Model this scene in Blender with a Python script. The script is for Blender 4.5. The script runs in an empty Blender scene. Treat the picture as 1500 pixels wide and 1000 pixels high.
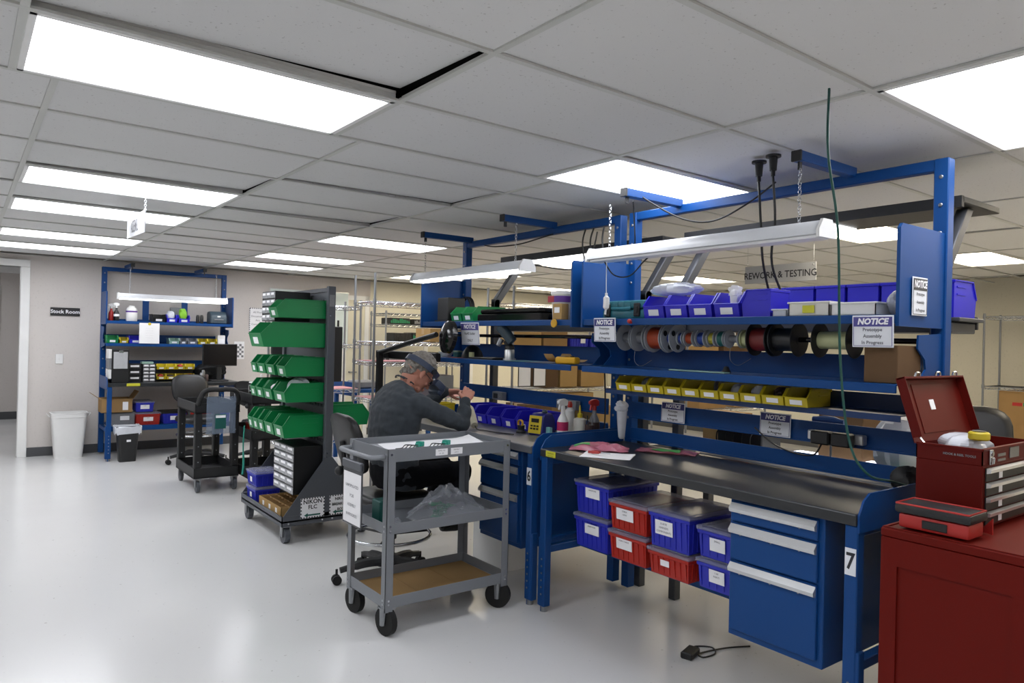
import bpy, bmesh, math, random
from mathutils import Vector, Matrix, Euler
random.seed(7)
SC=bpy.context.scene; COL=SC.collection
PI=math.pi
def lin(h):
    h=h.lstrip('#'); out=[]
    for i in (0,2,4):
        c=int(h[i:i+2],16)/255
        out.append(c/12.92 if c<=.04045 else ((c+.055)/1.055)**2.4)
    return (*out,1)
# ---------------------------------------------------------------- materials
def mat(name,col,rough=.5,metal=0,spec=.5,var=.06,vs=6,bump=0,bs=200,alpha=1,trans=0,emit=0,coat=0,sheen=0):
    m=bpy.data.materials.new(name); m.use_nodes=True
    nt=m.node_tree; b=nt.nodes['Principled BSDF']; N=nt.nodes.new; L=nt.links.new
    c=lin(col)
    if name not in BRIGHT: c=tuple(x*.74 for x in c[:3])+(1,)
    b.inputs['Roughness'].default_value=rough; b.inputs['Metallic'].default_value=metal
    b.inputs['Specular IOR Level'].default_value=spec
    b.inputs['Alpha'].default_value=alpha; b.inputs['Transmission Weight'].default_value=trans
    b.inputs['Coat Weight'].default_value=coat
    if sheen: b.inputs['Sheen Weight'].default_value=sheen
    tc=N('ShaderNodeTexCoord')
    nz=N('ShaderNodeTexNoise'); nz.inputs['Scale'].default_value=vs; nz.inputs['Detail'].default_value=4
    L(tc.outputs['Object'],nz.inputs['Vector'])
    mx=N('ShaderNodeMixRGB'); mx.blend_type='MIX'
    mx.inputs[1].default_value=tuple(x*(1-var) for x in c[:3])+(1,); mx.inputs[2].default_value=tuple(min(1,x*(1+var)) for x in c[:3])+(1,)
    L(nz.outputs['Fac'],mx.inputs[0]); L(mx.outputs[0],b.inputs['Base Color'])
    if bump:
        n2=N('ShaderNodeTexNoise'); n2.inputs['Scale'].default_value=bs; n2.inputs['Detail'].default_value=3
        L(tc.outputs['Object'],n2.inputs['Vector'])
        bp=N('ShaderNodeBump'); bp.inputs['Strength'].default_value=bump; bp.inputs['Distance'].default_value=.002
        L(n2.outputs['Fac'],bp.inputs['Height']); L(bp.outputs[0],b.inputs['Normal'])
    if emit:
        b.inputs['Emission Color'].default_value=c; b.inputs['Emission Strength'].default_value=emit
    return m
M={}
BRIGHT={'floor','tile','wallpaint','wallcream','paper','white','trimwhite','grid','diffuser','diffuser_warm','lampglow','glowsoft','sparkle','lampwhite','whitegloss','signwhite','offwhite','skin','reelgray','reelgreen','clearbag2','clearbag','bin_green','red','redlid','inkwhite','chrome','door','whiteboard','glass','alu'}
def dm(k,*a,**kw): M[k]=mat(k,*a,**kw)
LIGHT_E=8.6
dm('blue','#124c90',.38,0,.25,.05,3)
dm('blue_dark','#123f7c',.4,0,.5,.05,3)
dm('bin_blue','#2f2ade',.35,0,.5,.05,5)
dm('tub_blue','#2b35c8',.4,0,.5,.05,5)
dm('bin_green','#0d7f45',.35,0,.5,.05,5)
dm('bin_yellow','#dcc61c',.38,0,.5,.05,5)
dm('tub_red','#c22a1c',.4,0,.5,.05,5)
dm('red','#62120a',.45,0,.14,.06,4)
dm('redlid','#5a100a',.45,0,.16,.06,4)
dm('redbright','#c4302a',.45)
dm('gray','#8d9197',.45,.1,.5,.05,4)
dm('rackgray','#5c6067',.45,.1,.5,.05,4)
dm('darkgray','#4b4d52',.45,.1,.5,.05,4)
dm('black','#17181a',.42,0,.5,.1,8)
dm('blackplastic','#1f2022',.5,0,.5,.1,8,.15,300)
dm('blackgloss','#0b0b0d',.12,0,.5,.05,5)
dm('blackrubber','#191919',.7,0,.4,.1,8)
dm('vinyl','#151517',.4,0,.5,.1,8,.2,260)
dm('worktop','#2e3134',.3,0,.5,.1,3)
dm('worktopgray','#6a6c72',.35,0,.5,.08,3)
dm('white','#e6e6e4',.5); dm('whitegloss','#eceded',.25); dm('paper','#f0f0f2',.75,0,.3,.03)
dm('lampwhite','#dfe2e6',.35); dm('offwhite','#d9d8cf',.5)
dm('cream','#e0d8b4',.6)
dm('beige','#cfc9b2',.5)
dm('chrome','#c9ccd0',.22,1,.5,.04,8); dm('steel','#a9acb0',.38,.9,.5,.06,12); dm('alu','#d5d6d6',.32,.75,.5,.04,12)
dm('cardboard','#b08d5e',.8,0,.2,.08,9); dm('cardboard2','#c6a26a',.8,0,.2,.08,9); dm('cardboard3','#745a40',.8,0,.2,.08,9); dm('cardtape','#c9a877',.35)
dm('teal','#2a7f8e',.42); dm('tealgreen','#2ba58f',.5); dm('pcb','#2c8f63',.4,0,.5,.25,60); dm('cyanpaper','#8fd3d6',.7)
dm('pink','#e2a3a8',.7,0,.3,.1,10); dm('pinkbag','#d07a90',.28,0,.6,.25,22,.6,30)
dm('clearbag','#d3d8e2',.12,0,.7,.2,25,.5,60,alpha=.26)
dm('clearbag2','#dfe3ea',.2,0,.6,.12,25,.7,30,alpha=.8)
dm('clearlid','#c3c6e0',.16,0,.5,.1,10,alpha=.42)
dm('clearsleeve','#9fb0c8',.15,0,.6,.1,10,alpha=.34)
dm('cleardrawer','#d8dade',.25,0,.5,.12,20,alpha=.85)
dm('glass','#e8f2f2',.05,0,.5,.02,5,alpha=.25)
dm('noticeblue','#3f3f8c',.45); dm('noticepurple','#5a55a6',.45); dm('signwhite','#e3e6ec',.35); dm('signgray','#b9bbbd',.45); dm('ink','#25262c',.6); dm('inkgray','#6c6e78',.6); dm('inkgreen','#1f6a5e',.6); dm('inkwhite','#f2f2f6',.5)
dm('yellowtape','#e3e13a',.5); dm('yellowtool','#e8b21c',.45); dm('orange','#d4521c',.5); dm('copper','#b5471f',.45,0,.5,.2,120)
dm('wirered','#7c2220',.5,0,.5,.3,150); dm('wireblue','#24459c',.5,0,.5,.3,150); dm('wireyellow','#b9b23a',.5,0,.5,.3,150); dm('wireteal','#15635c',.5,0,.5,.3,150); dm('wiregray','#8d8f93',.5,0,.5,.3,150); dm('wirebrown','#4a3632',.5,0,.5,.3,150)
dm('reelgray','#a2a6ab',.5); dm('reelgreen','#b9bd8e',.5)
dm('greencord','#15564d',.5); dm('purple','#6a3fa0',.5); dm('crimson','#b3243c',.5); dm('hotpink','#d12b6b',.5)
dm('stationblue','#2b2f8c',.45); dm('stationyellow','#e8cf2e',.45); dm('limegreen','#9ae03a',.5); dm('printgreen','#62c46e',.5)
dm('skin','#b87f6b',.5,0,.4,.1,25,.15,200); dm('sweater','#454b51',.95,0,.15,.18,40,.6,380,sheen=.12); dm('trousers','#1b1c20',.9,0,.15,.15,30,.4,300); dm('shoe','#131313',.5)
dm('hair','#8b857d',.6,0,.4,.55,60,1,150); dm('visor','#39455c',.35); dm('visordark','#20242c',.3)
dm('metalblue','#365d9a',.4); dm('printer','#41535e',.45); dm('mint','#a6cdbd',.45); dm('screen','#0c0d0f',.18)
dm('plenum','#070707',.9); dm('grid','#c3c4bf',.5); dm('trimwhite','#e9e9e7',.4); dm('baseboard','#56575a',.5)
dm('door','#d8d3bd',.45); dm('whiteboard','#dbe8e6',.12,coat=.3)
dm('lampglow','#ffffff',.4,emit=5.5); dm('glowsoft','#f4f7ff',.4,emit=1.2); dm('sparkle','#f3f6ff',.4,emit=2.2)
def panel_mat():
    m=mat('diffuser','#f7f9ff',.5,emit=LIGHT_E); M['diffuser']=m
panel_mat()
M['diffuser_warm']=mat('diffuser_warm','#fff1d8',.5,emit=LIGHT_E*1.32)
def speck(name,col,col2,rough,scale,thr,bump=0,wave=False):
    m=mat(name,col,rough,var=.035,vs=.7); nt=m.node_tree; b=nt.nodes['Principled BSDF']; N=nt.nodes.new; L=nt.links.new
    tc=[n for n in nt.nodes if n.type=='TEX_COORD'][0]; base=[n for n in nt.nodes if n.type=='MIX_RGB'][0]
    v=N('ShaderNodeTexNoise'); v.inputs['Scale'].default_value=scale; v.inputs['Detail'].default_value=2; L(tc.outputs['Object'],v.inputs['Vector'])
    r=N('ShaderNodeMapRange'); r.inputs['From Min'].default_value=thr; r.inputs['From Max'].default_value=thr+.03; L(v.outputs['Fac'],r.inputs['Value'])
    mx=N('ShaderNodeMixRGB'); mx.inputs[2].default_value=lin(col2); L(r.outputs[0],mx.inputs[0]); L(base.outputs[0],mx.inputs[1]); L(mx.outputs[0],b.inputs['Base Color'])
    if bump:
        bp=N('ShaderNodeBump'); bp.inputs['Strength'].default_value=bump; bp.inputs['Distance'].default_value=.003; bp.invert=True
        L(r.outputs[0],bp.inputs['Height']); L(bp.outputs[0],b.inputs['Normal'])
    # gloss varies a little where feet have worn the finish
    n2=N('ShaderNodeTexNoise'); n2.inputs['Scale'].default_value=1.7; n2.inputs['Detail'].default_value=5; L(tc.outputs['Object'],n2.inputs['Vector'])
    rr=N('ShaderNodeMapRange'); rr.inputs['To Min'].default_value=rough*.8; rr.inputs['To Max'].default_value=rough*1.25; L(n2.outputs['Fac'],rr.inputs['Value']); L(rr.outputs[0],b.inputs['Roughness'])
    M[name]=m
speck('floor','#d4d4d3','#b6b5b3',.2,34,.715)
speck('tile','#d6d6d5','#b9b8b6',.85,75,.68,.25)
speck('wallpaint','#cfc9c4','#c9c3be',.7,40,.62,.1)
speck('wallcream','#ddd8c6','#d6d1bf',.7,40,.62,.1)
# ---------------------------------------------------------------- geometry builder
class G:
    def __init__(s): s.bm=bmesh.new(); s.mi=0
    def _fin(s,vs,n0):
        s.bm.faces.ensure_lookup_table()
        for f in s.bm.faces[n0:]: f.material_index=s.mi
        return s
    def box(s,c,d,rot=None,bev=0,seg=1):
        n0=len(s.bm.faces)
        mt=Matrix.Translation(c)
        if rot is not None: mt=mt@(rot if isinstance(rot,Matrix) else Euler(rot).to_matrix().to_4x4())
        mt=mt@Matrix.Diagonal((*d,1))
        if bev:
            b2=bmesh.new(); bmesh.ops.create_cube(b2,size=1,matrix=mt)
            return s._bev(b2,min(bev,min(d)*.45),seg)
        bmesh.ops.create_cube(s.bm,size=1,matrix=mt)
        return s._fin(None,n0)
    def _bev(s,b2,off,seg=1):
        bmesh.ops.bevel(b2,geom=list(b2.edges),offset=off,segments=seg,affect='EDGES',profile=.5)
        for f in b2.faces: f.material_index=s.mi
        t=bpy.data.meshes.new('t'); b2.to_mesh(t); b2.free(); s.bm.from_mesh(t); bpy.data.meshes.remove(t)
        return s
    def bx(s,x0,x1,y0,y1,z0,z1,bev=0,seg=1):
        return s.box(((x0+x1)/2,(y0+y1)/2,(z0+z1)/2),(abs(x1-x0),abs(y1-y0),abs(z1-z0)),None,bev,seg)
    def cyl(s,p,q,r,r2=None,n=14,cap=True):
        p,q=Vector(p),Vector(q); d=q-p; n0=len(s.bm.faces)
        mt=Matrix.Translation((p+q)/2)@d.to_track_quat('Z','Y').to_matrix().to_4x4()
        bmesh.ops.create_cone(s.bm,cap_ends=cap,cap_tris=False,segments=n,radius1=r,radius2=r if r2 is None else r2,depth=d.length,matrix=mt)
        return s._fin(None,n0)
    def sph(s,c,r,sc=(1,1,1),rot=None,n=16):
        mt=Matrix.Translation(c)
        if rot is not None: mt=mt@Euler(rot).to_matrix().to_4x4()
        mt=mt@Matrix.Diagonal((r*sc[0],r*sc[1],r*sc[2],1)); m=max(6,n*2//3)
        return s.loft([[mt@Vector((max(math.sin(PI*j/m),.02)*math.cos(2*PI*i/n),max(math.sin(PI*j/m),.02)*math.sin(2*PI*i/n),math.cos(PI*j/m))) for i in range(n)] for j in range(m+1)])
    def prism(s,pts,axis,a,b,bev=0):
        """pts = closed 2D outline; extruded along axis 'x','y' or 'z' from a to b (2D coords are the other two axes in order)"""
        n0=len(s.bm.faces)
        def P(u,v,w): return {'x':(w,u,v),'y':(u,w,v),'z':(u,v,w)}[axis]
        bm=bmesh.new() if bev else s.bm
        A=[bm.verts.new(P(u,v,a)) for u,v in pts]; B=[bm.verts.new(P(u,v,b)) for u,v in pts]
        k=len(pts)
        fs=[bm.faces.new(A),bm.faces.new(B[::-1])]+[bm.faces.new((A[i],B[i],B[(i+1)%k],A[(i+1)%k])) for i in range(k)]
        bmesh.ops.recalc_face_normals(bm,faces=fs)
        return s._bev(bm,bev) if bev else s._fin(None,n0)
    def loft(s,rings,cap=True,close=True):
        n0=len(s.bm.faces)
        R=[[s.bm.verts.new(p) for p in r] for r in rings]; k=len(R[0]); fs=[]
        for a,b in zip(R,R[1:]):
            for i in range(k if close else k-1): fs.append(s.bm.faces.new((a[i],a[(i+1)%k],b[(i+1)%k],b[i])))
        if cap and close: fs+= [s.bm.faces.new(R[0][::-1]),s.bm.faces.new(R[-1])]
        bmesh.ops.recalc_face_normals(s.bm,faces=fs)
        return s._fin(None,n0)
    def lathe(s,prof,c=(0,0,0),axis='z',n=24,cap=True):
        rings=[]
        for r,h in prof:
            rg=[]
            for i in range(n):
                a=2*PI*i/n; u,v=max(r,1e-4)*math.cos(a),max(r,1e-4)*math.sin(a)
                o={'z':(u,v,h),'x':(h,u,v),'y':(u,h,v)}[axis]
                rg.append((c[0]+o[0],c[1]+o[1],c[2]+o[2]))
            rings.append(rg)
        return s.loft(rings,cap)
    def tube(s,pts,r,n=8,smooth=6,closed=False):
        """round cord through pts (Catmull-Rom); r = radius or list"""
        P=[Vector(p) for p in pts]
        if smooth and len(P)>2:
            Q=[];k=len(P)
            rng=range(k) if closed else range(k-1)
            for i in rng:
                if closed: a,b,c,d=P[i-1],P[i],P[(i+1)%k],P[(i+2)%k]
                else: a,b,c,d=P[max(i-1,0)],P[i],P[i+1],P[min(i+2,k-1)]
                for j in range(smooth):
                    t=j/smooth
                    Q.append(.5*((2*b)+(c-a)*t+(2*a-5*b+4*c-d)*t*t+(3*b-a-3*c+d)*t**3))
            if not closed: Q.append(P[-1])
        else: Q=P
        rings=[]; up=Vector((0,0,1)); m=len(Q)
        for i,p in enumerate(Q):
            d=(Q[(i+1)%m]-Q[i-1]) if closed else (Q[min(i+1,m-1)]-Q[max(i-1,0)])
            d.normalize()
            x=d.cross(up)
            if x.length<.05: x=d.cross(Vector((0,1,0)))
            x.normalize(); up2=x.cross(d); up=up2
            rr=r if not isinstance(r,(list,tuple)) else r[0]+(r[-1]-r[0])*i/(m-1) if len(r)==2 else r[min(int(i/(m-1)*(len(r)-1)+.5),len(r)-1)]
            rings.append([p+x*(rr*math.cos(2*PI*j/n))+up2*(rr*math.sin(2*PI*j/n)) for j in range(n)])
        if closed: rings.append(rings[0]); return s.loft(rings,False)
        return s.loft(rings)
    def grid(s,fn,nu,nv,thick=0):
        """surface fn(u,v)->xyz, u,v in 0..1"""
        n0=len(s.bm.faces)
        V=[[s.bm.verts.new(fn(i/nu,j/nv)) for j in range(nv+1)] for i in range(nu+1)]
        for i in range(nu):
            for j in range(nv): s.bm.faces.new((V[i][j],V[i+1][j],V[i+1][j+1],V[i][j+1]))
        return s._fin(None,n0)
    def obj(s,name,mats,parent=None,loc=(0,0,0),rotz=0,rot=None,angle=35,mods=None):
        me=bpy.data.meshes.new(name); s.bm.to_mesh(me); s.bm.free()
        for m in (mats if isinstance(mats,(list,tuple)) else [mats]): me.materials.append(M[m])
        me.polygons.foreach_set('use_smooth',[True]*len(me.polygons))
        me.set_sharp_from_angle(angle=math.radians(angle))
        o=bpy.data.objects.new(name,me); COL.objects.link(o)
        o.location=loc; o.rotation_euler=rot if rot else (0,0,rotz)
        if parent: o.parent=parent
        return o
def tag(o,label=None,cat=None,group=None,kind=None):
    if label: o['label']=label
    if cat: o['category']=cat
    if group: o['group']=group
    if kind: o['kind']=kind
    return o
def empty(name,label,cat,loc=(0,0,0),rotz=0,group=None,rot=None):
    o=bpy.data.objects.new(name,None); COL.objects.link(o); o.location=loc; o.rotation_euler=rot if rot else (0,0,rotz); o.empty_display_size=.05
    return tag(o,label,cat,group)
def structure(name,g,m,parent=None,**k):
    o=g.obj(name,m,parent,**k); o['kind']='structure'; return o
def kids(o): return [c for c in bpy.data.objects if c.parent==o]
KID={}
def dup(root,loc,rotz=None,label=None,group=None,rot=None):
    ch=[(c,kids(c)) for c in kids(root)]
    r=root.copy(); COL.objects.link(r); r.location=loc
    if rot: r.rotation_euler=rot
    elif rotz is not None: r.rotation_euler=(0,0,rotz)
    if label: r['label']=label
    if group: r['group']=group
    for c,gs in ch:
        k=c.copy(); COL.objects.link(k); k.parent=r
        for g in gs:
            q=g.copy(); COL.objects.link(q); q.parent=k
    return r
_TXT={}
def text(name,body,size,m,parent,loc,rot=(PI/2,0,0),bold=0,shear=0,align='CENTER',sx=1,sp=1):
    key=(body,size,bold,shear,align,m,sp)
    if key not in _TXT:
        cu=bpy.data.curves.new('t','FONT'); cu.body=body; cu.size=size; cu.align_x=align; cu.align_y='CENTER'; cu.offset=bold; cu.shear=shear; cu.space_line=sp; cu.resolution_u=2
        ob=bpy.data.objects.new('t',cu); COL.objects.link(ob)
        dg=bpy.context.evaluated_depsgraph_get(); me=bpy.data.meshes.new_from_object(ob.evaluated_get(dg)); me.name='lettering'
        me.materials.clear(); me.materials.append(M[m])
        bpy.data.objects.remove(ob); bpy.data.curves.remove(cu); _TXT[key]=me
    o=bpy.data.objects.new(name,_TXT[key]); COL.objects.link(o); o.location=loc; o.rotation_euler=rot; o.scale=(sx,1,1)
    if parent: o.parent=parent
    return o
RQ=-PI/2   # things used from the aisle on the left: their own front (-y) turned to face -x

_C={}
def cached(key,name,build,mats,parent=None,loc=(0,0,0),rotz=0,rot=None):
    """one mesh per key, shared by every copy"""
    if key not in _C:
        g=G(); build(g); o=g.obj(name,mats,parent,loc,rotz,rot); _C[key]=o.data; return o
    o=bpy.data.objects.new(name,_C[key]); COL.objects.link(o); o.location=loc; o.rotation_euler=rot or (0,0,rotz)
    if parent: o.parent=parent
    return o
ORD=['first','second','third','fourth','fifth','sixth','seventh','eighth','ninth','tenth']
def hopper(label,W,D,H,m,loc,rotz,group=None,sticker=.5,rot=None):
    """open-fronted plastic parts bin; its low front faces local -y"""
    def b(g):
        t=.0035
        side=[(.05*D,0),(D,0),(D,H),(.17*D,H),(.01*D,.54*H),(.0,.49*H)]
        for s in (-1,1):
            x=s*W/2; g.prism(side,'x',x,x-s*t)
            g.bx(x,x+s*.006,.17*D,D,H-.006,H,.0015)
            g.bx(x,x+s*.003,.50*D,.88*D,H*.60,H*.64); g.bx(x,x+s*.003,.50*D,.88*D,H*.80,H*.84)
            g.prism([(.17*D,H),(.195*D,H),(.025*D,.54*H),(.0,.54*H)],'x',x,x+s*.005)
        g.bx(-W/2+t,W/2-t,.05*D,D,0,t); g.bx(-W/2+t,W/2-t,D-t,D,t,H)
        g.prism([(.05*D,0),(.05*D+t,t),(t,.49*H),(t,.54*H),(0,.54*H),(0,.49*H)],'x',-W/2+t,W/2-t)
        g.bx(-W/2-.004,W/2+.004,-.004,.003,.50*H,.54*H,.0015); g.bx(-W/2-.006,W/2+.006,D-.004,D+.004,H-.014,H,.0015)
    o=cached(('hop',W,D,H,m),'storage_bin',b,m,None,loc,rotz,rot); tag(o,label,'storage bin',group)
    if sticker:
        a=math.atan2(.05*D,.49*H)
        def bs(g): g.box((0,0,0),(W*sticker,.0012,H*.27))
        cached(('hs',W,D,H,sticker),'label_sticker',bs,'paper',o,(0,.05*D*.5-.002,.245*H),0,(a,0,0))
    return o
def tub(label,W,D,H,m,loc,rotz,group=None,lab=(.4,.3,.1,.05),lines=(),lid=True,dark=False):
    """ribbed stacking container with a clear lid; long ribbed front faces local -y"""
    e=empty('stacking_container',label,'stacking container',loc,rotz,group)
    def b(g):
        h=H-.022; t=.93
        def rg(k,z): 
            a,c=W/2*k,D/2*k; return [(-a,-c+D/2,z),(a,-c+D/2,z),(a,c+D/2,z),(-a,c+D/2,z)]
        g.loft([rg(t,0),rg(.985,h)],True)
        n=max(4,int(W/.035))
        for i in range(n):
            x=-W*.42+W*.84*i/(n-1)
            g.prism([(D/2-D/2*t-.004,.01),(D/2-D/2*t+.004,.01),(.008,h-.02),(-.002,h-.02)],'x',x-.005,x+.005)
        n=max(4,int(D/.04))
        for i in range(n):
            y=D*.1+D*.8*i/(n-1)
            for s in (-1,1): g.prism([(s*(W/2*t+.004),.01),(s*(W/2*t-.004),.01),(s*(W/2-.008),h-.02),(s*(W/2+.002),h-.02)],'y',y-.005,y+.005)
        g.bx(-W/2-.004,W/2+.004,-.004,D+.004,h-.02,h-.002,.003)
    cached(('tub',W,D,H,m),'container_body',b,m,e)
    if lid:
        def bl(g):
            g.bx(-W/2-.009,W/2+.009,-.009,D+.009,H-.024,H-.006,.004); g.bx(-W/2+.01,W/2-.01,.01,D-.01,H-.006,H-.001,.002)
        cached(('lid',W,D,H,dark),'lid',bl,'blackplastic' if dark else 'clearlid',e)
    x,z,w,h=lab
    a=math.atan2(D/2*.055,H)
    def bb(g): g.box((0,0,0),(w,.0015,h))
    q=cached(('tl',w,h),'label_sticker',bb,'paper',e,(x,-.0075+.016*(1-z/H)*D/.4,z),0,(a,0,0))
    for i,l in enumerate(lines): text('wording',l,min(h*.2,w*1.25/max(4,len(l))),'ink',q,(0,-.0014,h*(.28-.28*i)))
    return e
# ================================================================ the room (turned 0.8 degrees against the benches)
RT=.0142
HC=2.4476
def rm(x,y):
    c,s=math.cos(RT),math.sin(RT); return (c*x-s*y,s*x+c*y)
def rstruct(name,g,m): return structure(name,g,m,rotz=RT)
WY=10.45; WX0=-3.2; WX1=10.6; WY0=-3.6
g=G(); g.bx(WX0-.2,WX1+.2,WY0-.2,17.5,-.1,0); rstruct('floor',g,'floor')
# ceiling: lay-in tiles a little above their grid, dark space over them
xs=[.26-1.195*k for k in range(3,0,-1)]+[.26+1.195*k for k in range(0,9)]
ysF=[3.53+.609*k for k in range(0,12)]
ysN=[3.06-.61*k for k in range(0,12)]
g=G(); gb=G()
lights=[]
rnd=random.Random(3)
def tile(x0,x1,y0,y1,key=None):
    dz=rnd.choice([.003,.003,.003,.003,.004,.004,.005,.009]); t=rnd.choice([0,0,0,0,.002,.005])
    i=.004
    sp={('n',0,1):(.036,-.02),('f',0,1):(.02,-.012),('f',1,0):(.018,-.01),('f',1,2):(.02,-.012)}.get(key)
    if sp: g.box(((x0+x1)/2,(y0+y1)/2,HC+.010+.3*abs(sp[0])+.6*abs(sp[1])),(x1-x0-2*i,y1-y0-2*i,.016),(sp[0],sp[1],0)); return
    g.box(((x0+x1)/2,(y0+y1)/2,HC+dz+.008),(x1-x0-2*i,y1-y0-2*i,.016),(t*rnd.choice((-1,1)),t*.4*rnd.choice((-1,1)),0))
LN={(0,0):1,(2,0):1,(2,3):1,(4,0):1,(6,0):1,(4,3):1,(0,4):1,(-2,2):1,(-2,5):1,(0,7):1,(2,7):1,(4,7):1,(6,7):1,(6,4):1}
LF={(0,2):1,(0,4):1,(0,7):1,(0,9):1,(2,4):1,(2,7):1,(2,9):1,(4,4):1,(4,7):1,(4,9):1,(6,4):1,(6,9):1,(8,0):1,(-2,3):1,(-2,6):1,(-2,9):1}
xn=[x-.13+ (k-3)*.0 for k,x in enumerate(xs)]
for kx in range(len(xs)-1):
    i=kx-3
    for j in range(len(ysN)-1):
        a,b=ysN[j+1],ysN[j]
        if LN.get((i,j)): lights.append((xn[kx],xn[kx+1],a,b))
        else: tile(xn[kx],xn[kx+1],a,b,('n',i,j))
    for j in range(len(ysF)-1):
        a,b=ysF[j],ysF[j+1]
        if LF.get((i,j)): lights.append((xs[kx],xs[kx+1],a,b))
        else: tile(xs[kx],xs[kx+1],a,b,('f',i,j))
    tile(xs[kx],xs[kx+1],3.06,3.53)
rstruct('ceiling',g,'tile')
w=.012
for x in xn: gb.bx(x-w,x+w,WY0,3.06,HC-.004,HC+.004)
for x in xs: gb.bx(x-w,x+w,3.06,WY,HC-.004,HC+.004)
for y in ysN+ysF[:-1]+[WY-.012]: gb.bx(WX0,WX1,y-w,y+w,HC-.0045,HC+.0035)
tag(gb.obj('trim_1','grid',rotz=RT),kind='structure')
g=G(); g.bx(WX0-.2,WX1+.2,WY0-.2,WY+.2,HC+.06,HC+.08); rstruct('ceiling_plenum',g,'plenum')
# walls
DX=.585   # right jamb of the stock room opening; its left side lies outside the photo
g=G(); g.bx(DX,5.2,WY,WY+.12,0,HC+.06); g.bx(-1.3,DX,WY,WY+.12,2.30,HC+.06); g.bx(WX0,-1.3,WY,WY+.12,0,HC+.06)
rstruct('wall_back',g,'wallpaint')
g=G(); g.bx(5.2,WX1,WY,WY+.12,0,HC+.06); rstruct('wall_back_far',g,'wallcream')
g=G(); g.bx(WX1,WX1+.12,WY0,WY+.12,0,HC+.06); rstruct('wall_right',g,'wallcream')
g=G(); g.bx(WX0-.12,WX0,WY0,17.4,0,HC+.06); rstruct('wall_left',g,'wallpaint')
g=G(); g.bx(WX0,WX1,WY0-.12,WY0,0,HC+.06); rstruct('wall_front',g,'wallpaint')
g=G(); g.bx(DX+.09,5.2,WY-.012,WY,0,.11); rstruct('baseboard_back',g,'baseboard')
g=G(); g.bx(5.2,WX1,WY-.012,WY,0,.11); g.bx(WX1-.012,WX1,WY0,WY,0,.11); rstruct('baseboard_right',g,'baseboard')
# stock room opening with white casing
g=G()
g.bx(DX-.005,DX+.09,WY-.03,WY+.14,0,2.30,.004); g.bx(-1.395,-1.30,WY-.03,WY+.14,0,2.30,.004); g.bx(-1.395,DX+.09,WY-.03,WY+.14,2.30,2.385,.004)
rstruct('door_1',g,'trimwhite')
# corridor beyond it
g=G(); g.bx(WX0,.35,15.0,15.12,2.2,HC+.1); g.bx(WX0,-2.2,15.0,15.12,0,2.2); g.bx(.55,3,15,15.12,0,HC+.1); rstruct('wall_corridor',g,'wallpaint')
g=G(); g.bx(WX0,3,17.3,17.42,0,HC+.1); rstruct('wall_corridor_end',g,'wallpaint')
g=G(); g.bx(1.15,1.27,WY+.12,17.3,0,HC+.1); rstruct('wall_corridor_right',g,'wallpaint')
g=G(); g.bx(WX0,1.2,WY+.12,17.4,HC+.06,HC+.1); rstruct('ceiling_corridor',g,'tile')
g=G(); g.bx(WX0,1.15,17.28,17.3,0,.13); g.bx(.55,1.15,14.985,15,0,.13); rstruct('baseboard_corridor',g,'baseboard')
g=G(); g.bx(.35,.55,14.98,15.14,0,2.2,.004); g.bx(-2.2,.55,14.98,15.14,2.2,2.3,.004); rstruct('door_2',g,'trimwhite')
# back wall doors behind the racks, whiteboard
def wall_door(n,x0,x1,h):
    g=G(); g.bx(x0,x0+.07,WY-.03,WY-.002,0,h); g.bx(x1-.07,x1,WY-.03,WY-.002,0,h); g.bx(x0,x1,WY-.03,WY-.002,h-.07,h)
    d=rstruct('door_%d'%n,g,'trimwhite')
    q=G(); q.bx(x0+.07,x1-.07,WY-.02,WY-.004,0,h-.07); q.obj('door_leaf','door',d)
    q=G(); q.cyl((x0+.13,WY-.02,1.0),(x0+.13,WY-.07,1.0),.012); q.cyl((x0+.13,WY-.065,1.0),(x0+.24,WY-.065,1.0),.01); q.obj('door_handle','steel',d)
wall_door(3,4.72,5.17,2.2); wall_door(4,6.2,7.2,2.2)
# ceiling lights
n=0
GL=[]
for (x0,x1,y0,y1) in lights:
    cx,cy=rm((x0+x1)/2,(y0+y1)/2)
    e=empty('ceiling_light','recessed troffer light in the suspended ceiling','ceiling light',(cx,cy,HC),RT,'recessed ceiling lights')
    GL.append((e,(x0+x1)/2,(y0+y1)/2))
    a,b=(x1-x0)/2-.012,(y1-y0)/2-.012
    g=G()
    for s in (-1,1):
        g.bx(s*a,s*(a-.022),-b,b,-.006,.03,.002); g.bx(-a,a,s*b,s*(b-.022),-.006,.03,.002)
    g.bx(-a,a,-b,b,.03,.04)
    g.obj('frame','trimwhite',e)
    g=G(); g.bx(-a+.02,a-.02,-b+.02,b-.02,.004,.01); g.obj('diffuser','diffuser_warm' if x0>4.5 else 'diffuser',e)
# two more in the corridor
for k,y in enumerate((12.3,14.2)):
    e=empty('ceiling_light','recessed light in the corridor ceiling beyond the stock room opening','ceiling light',(-.9,y,HC+.05),0,'corridor ceiling lights')
    g=G(); g.bx(-.6,.6,-.3,.3,-.012,0); g.obj('frame','trimwhite',e); g=G(); g.bx(-.57,.57,-.27,.27,-.016,-.012); g.obj('diffuser','diffuser',e)

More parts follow.
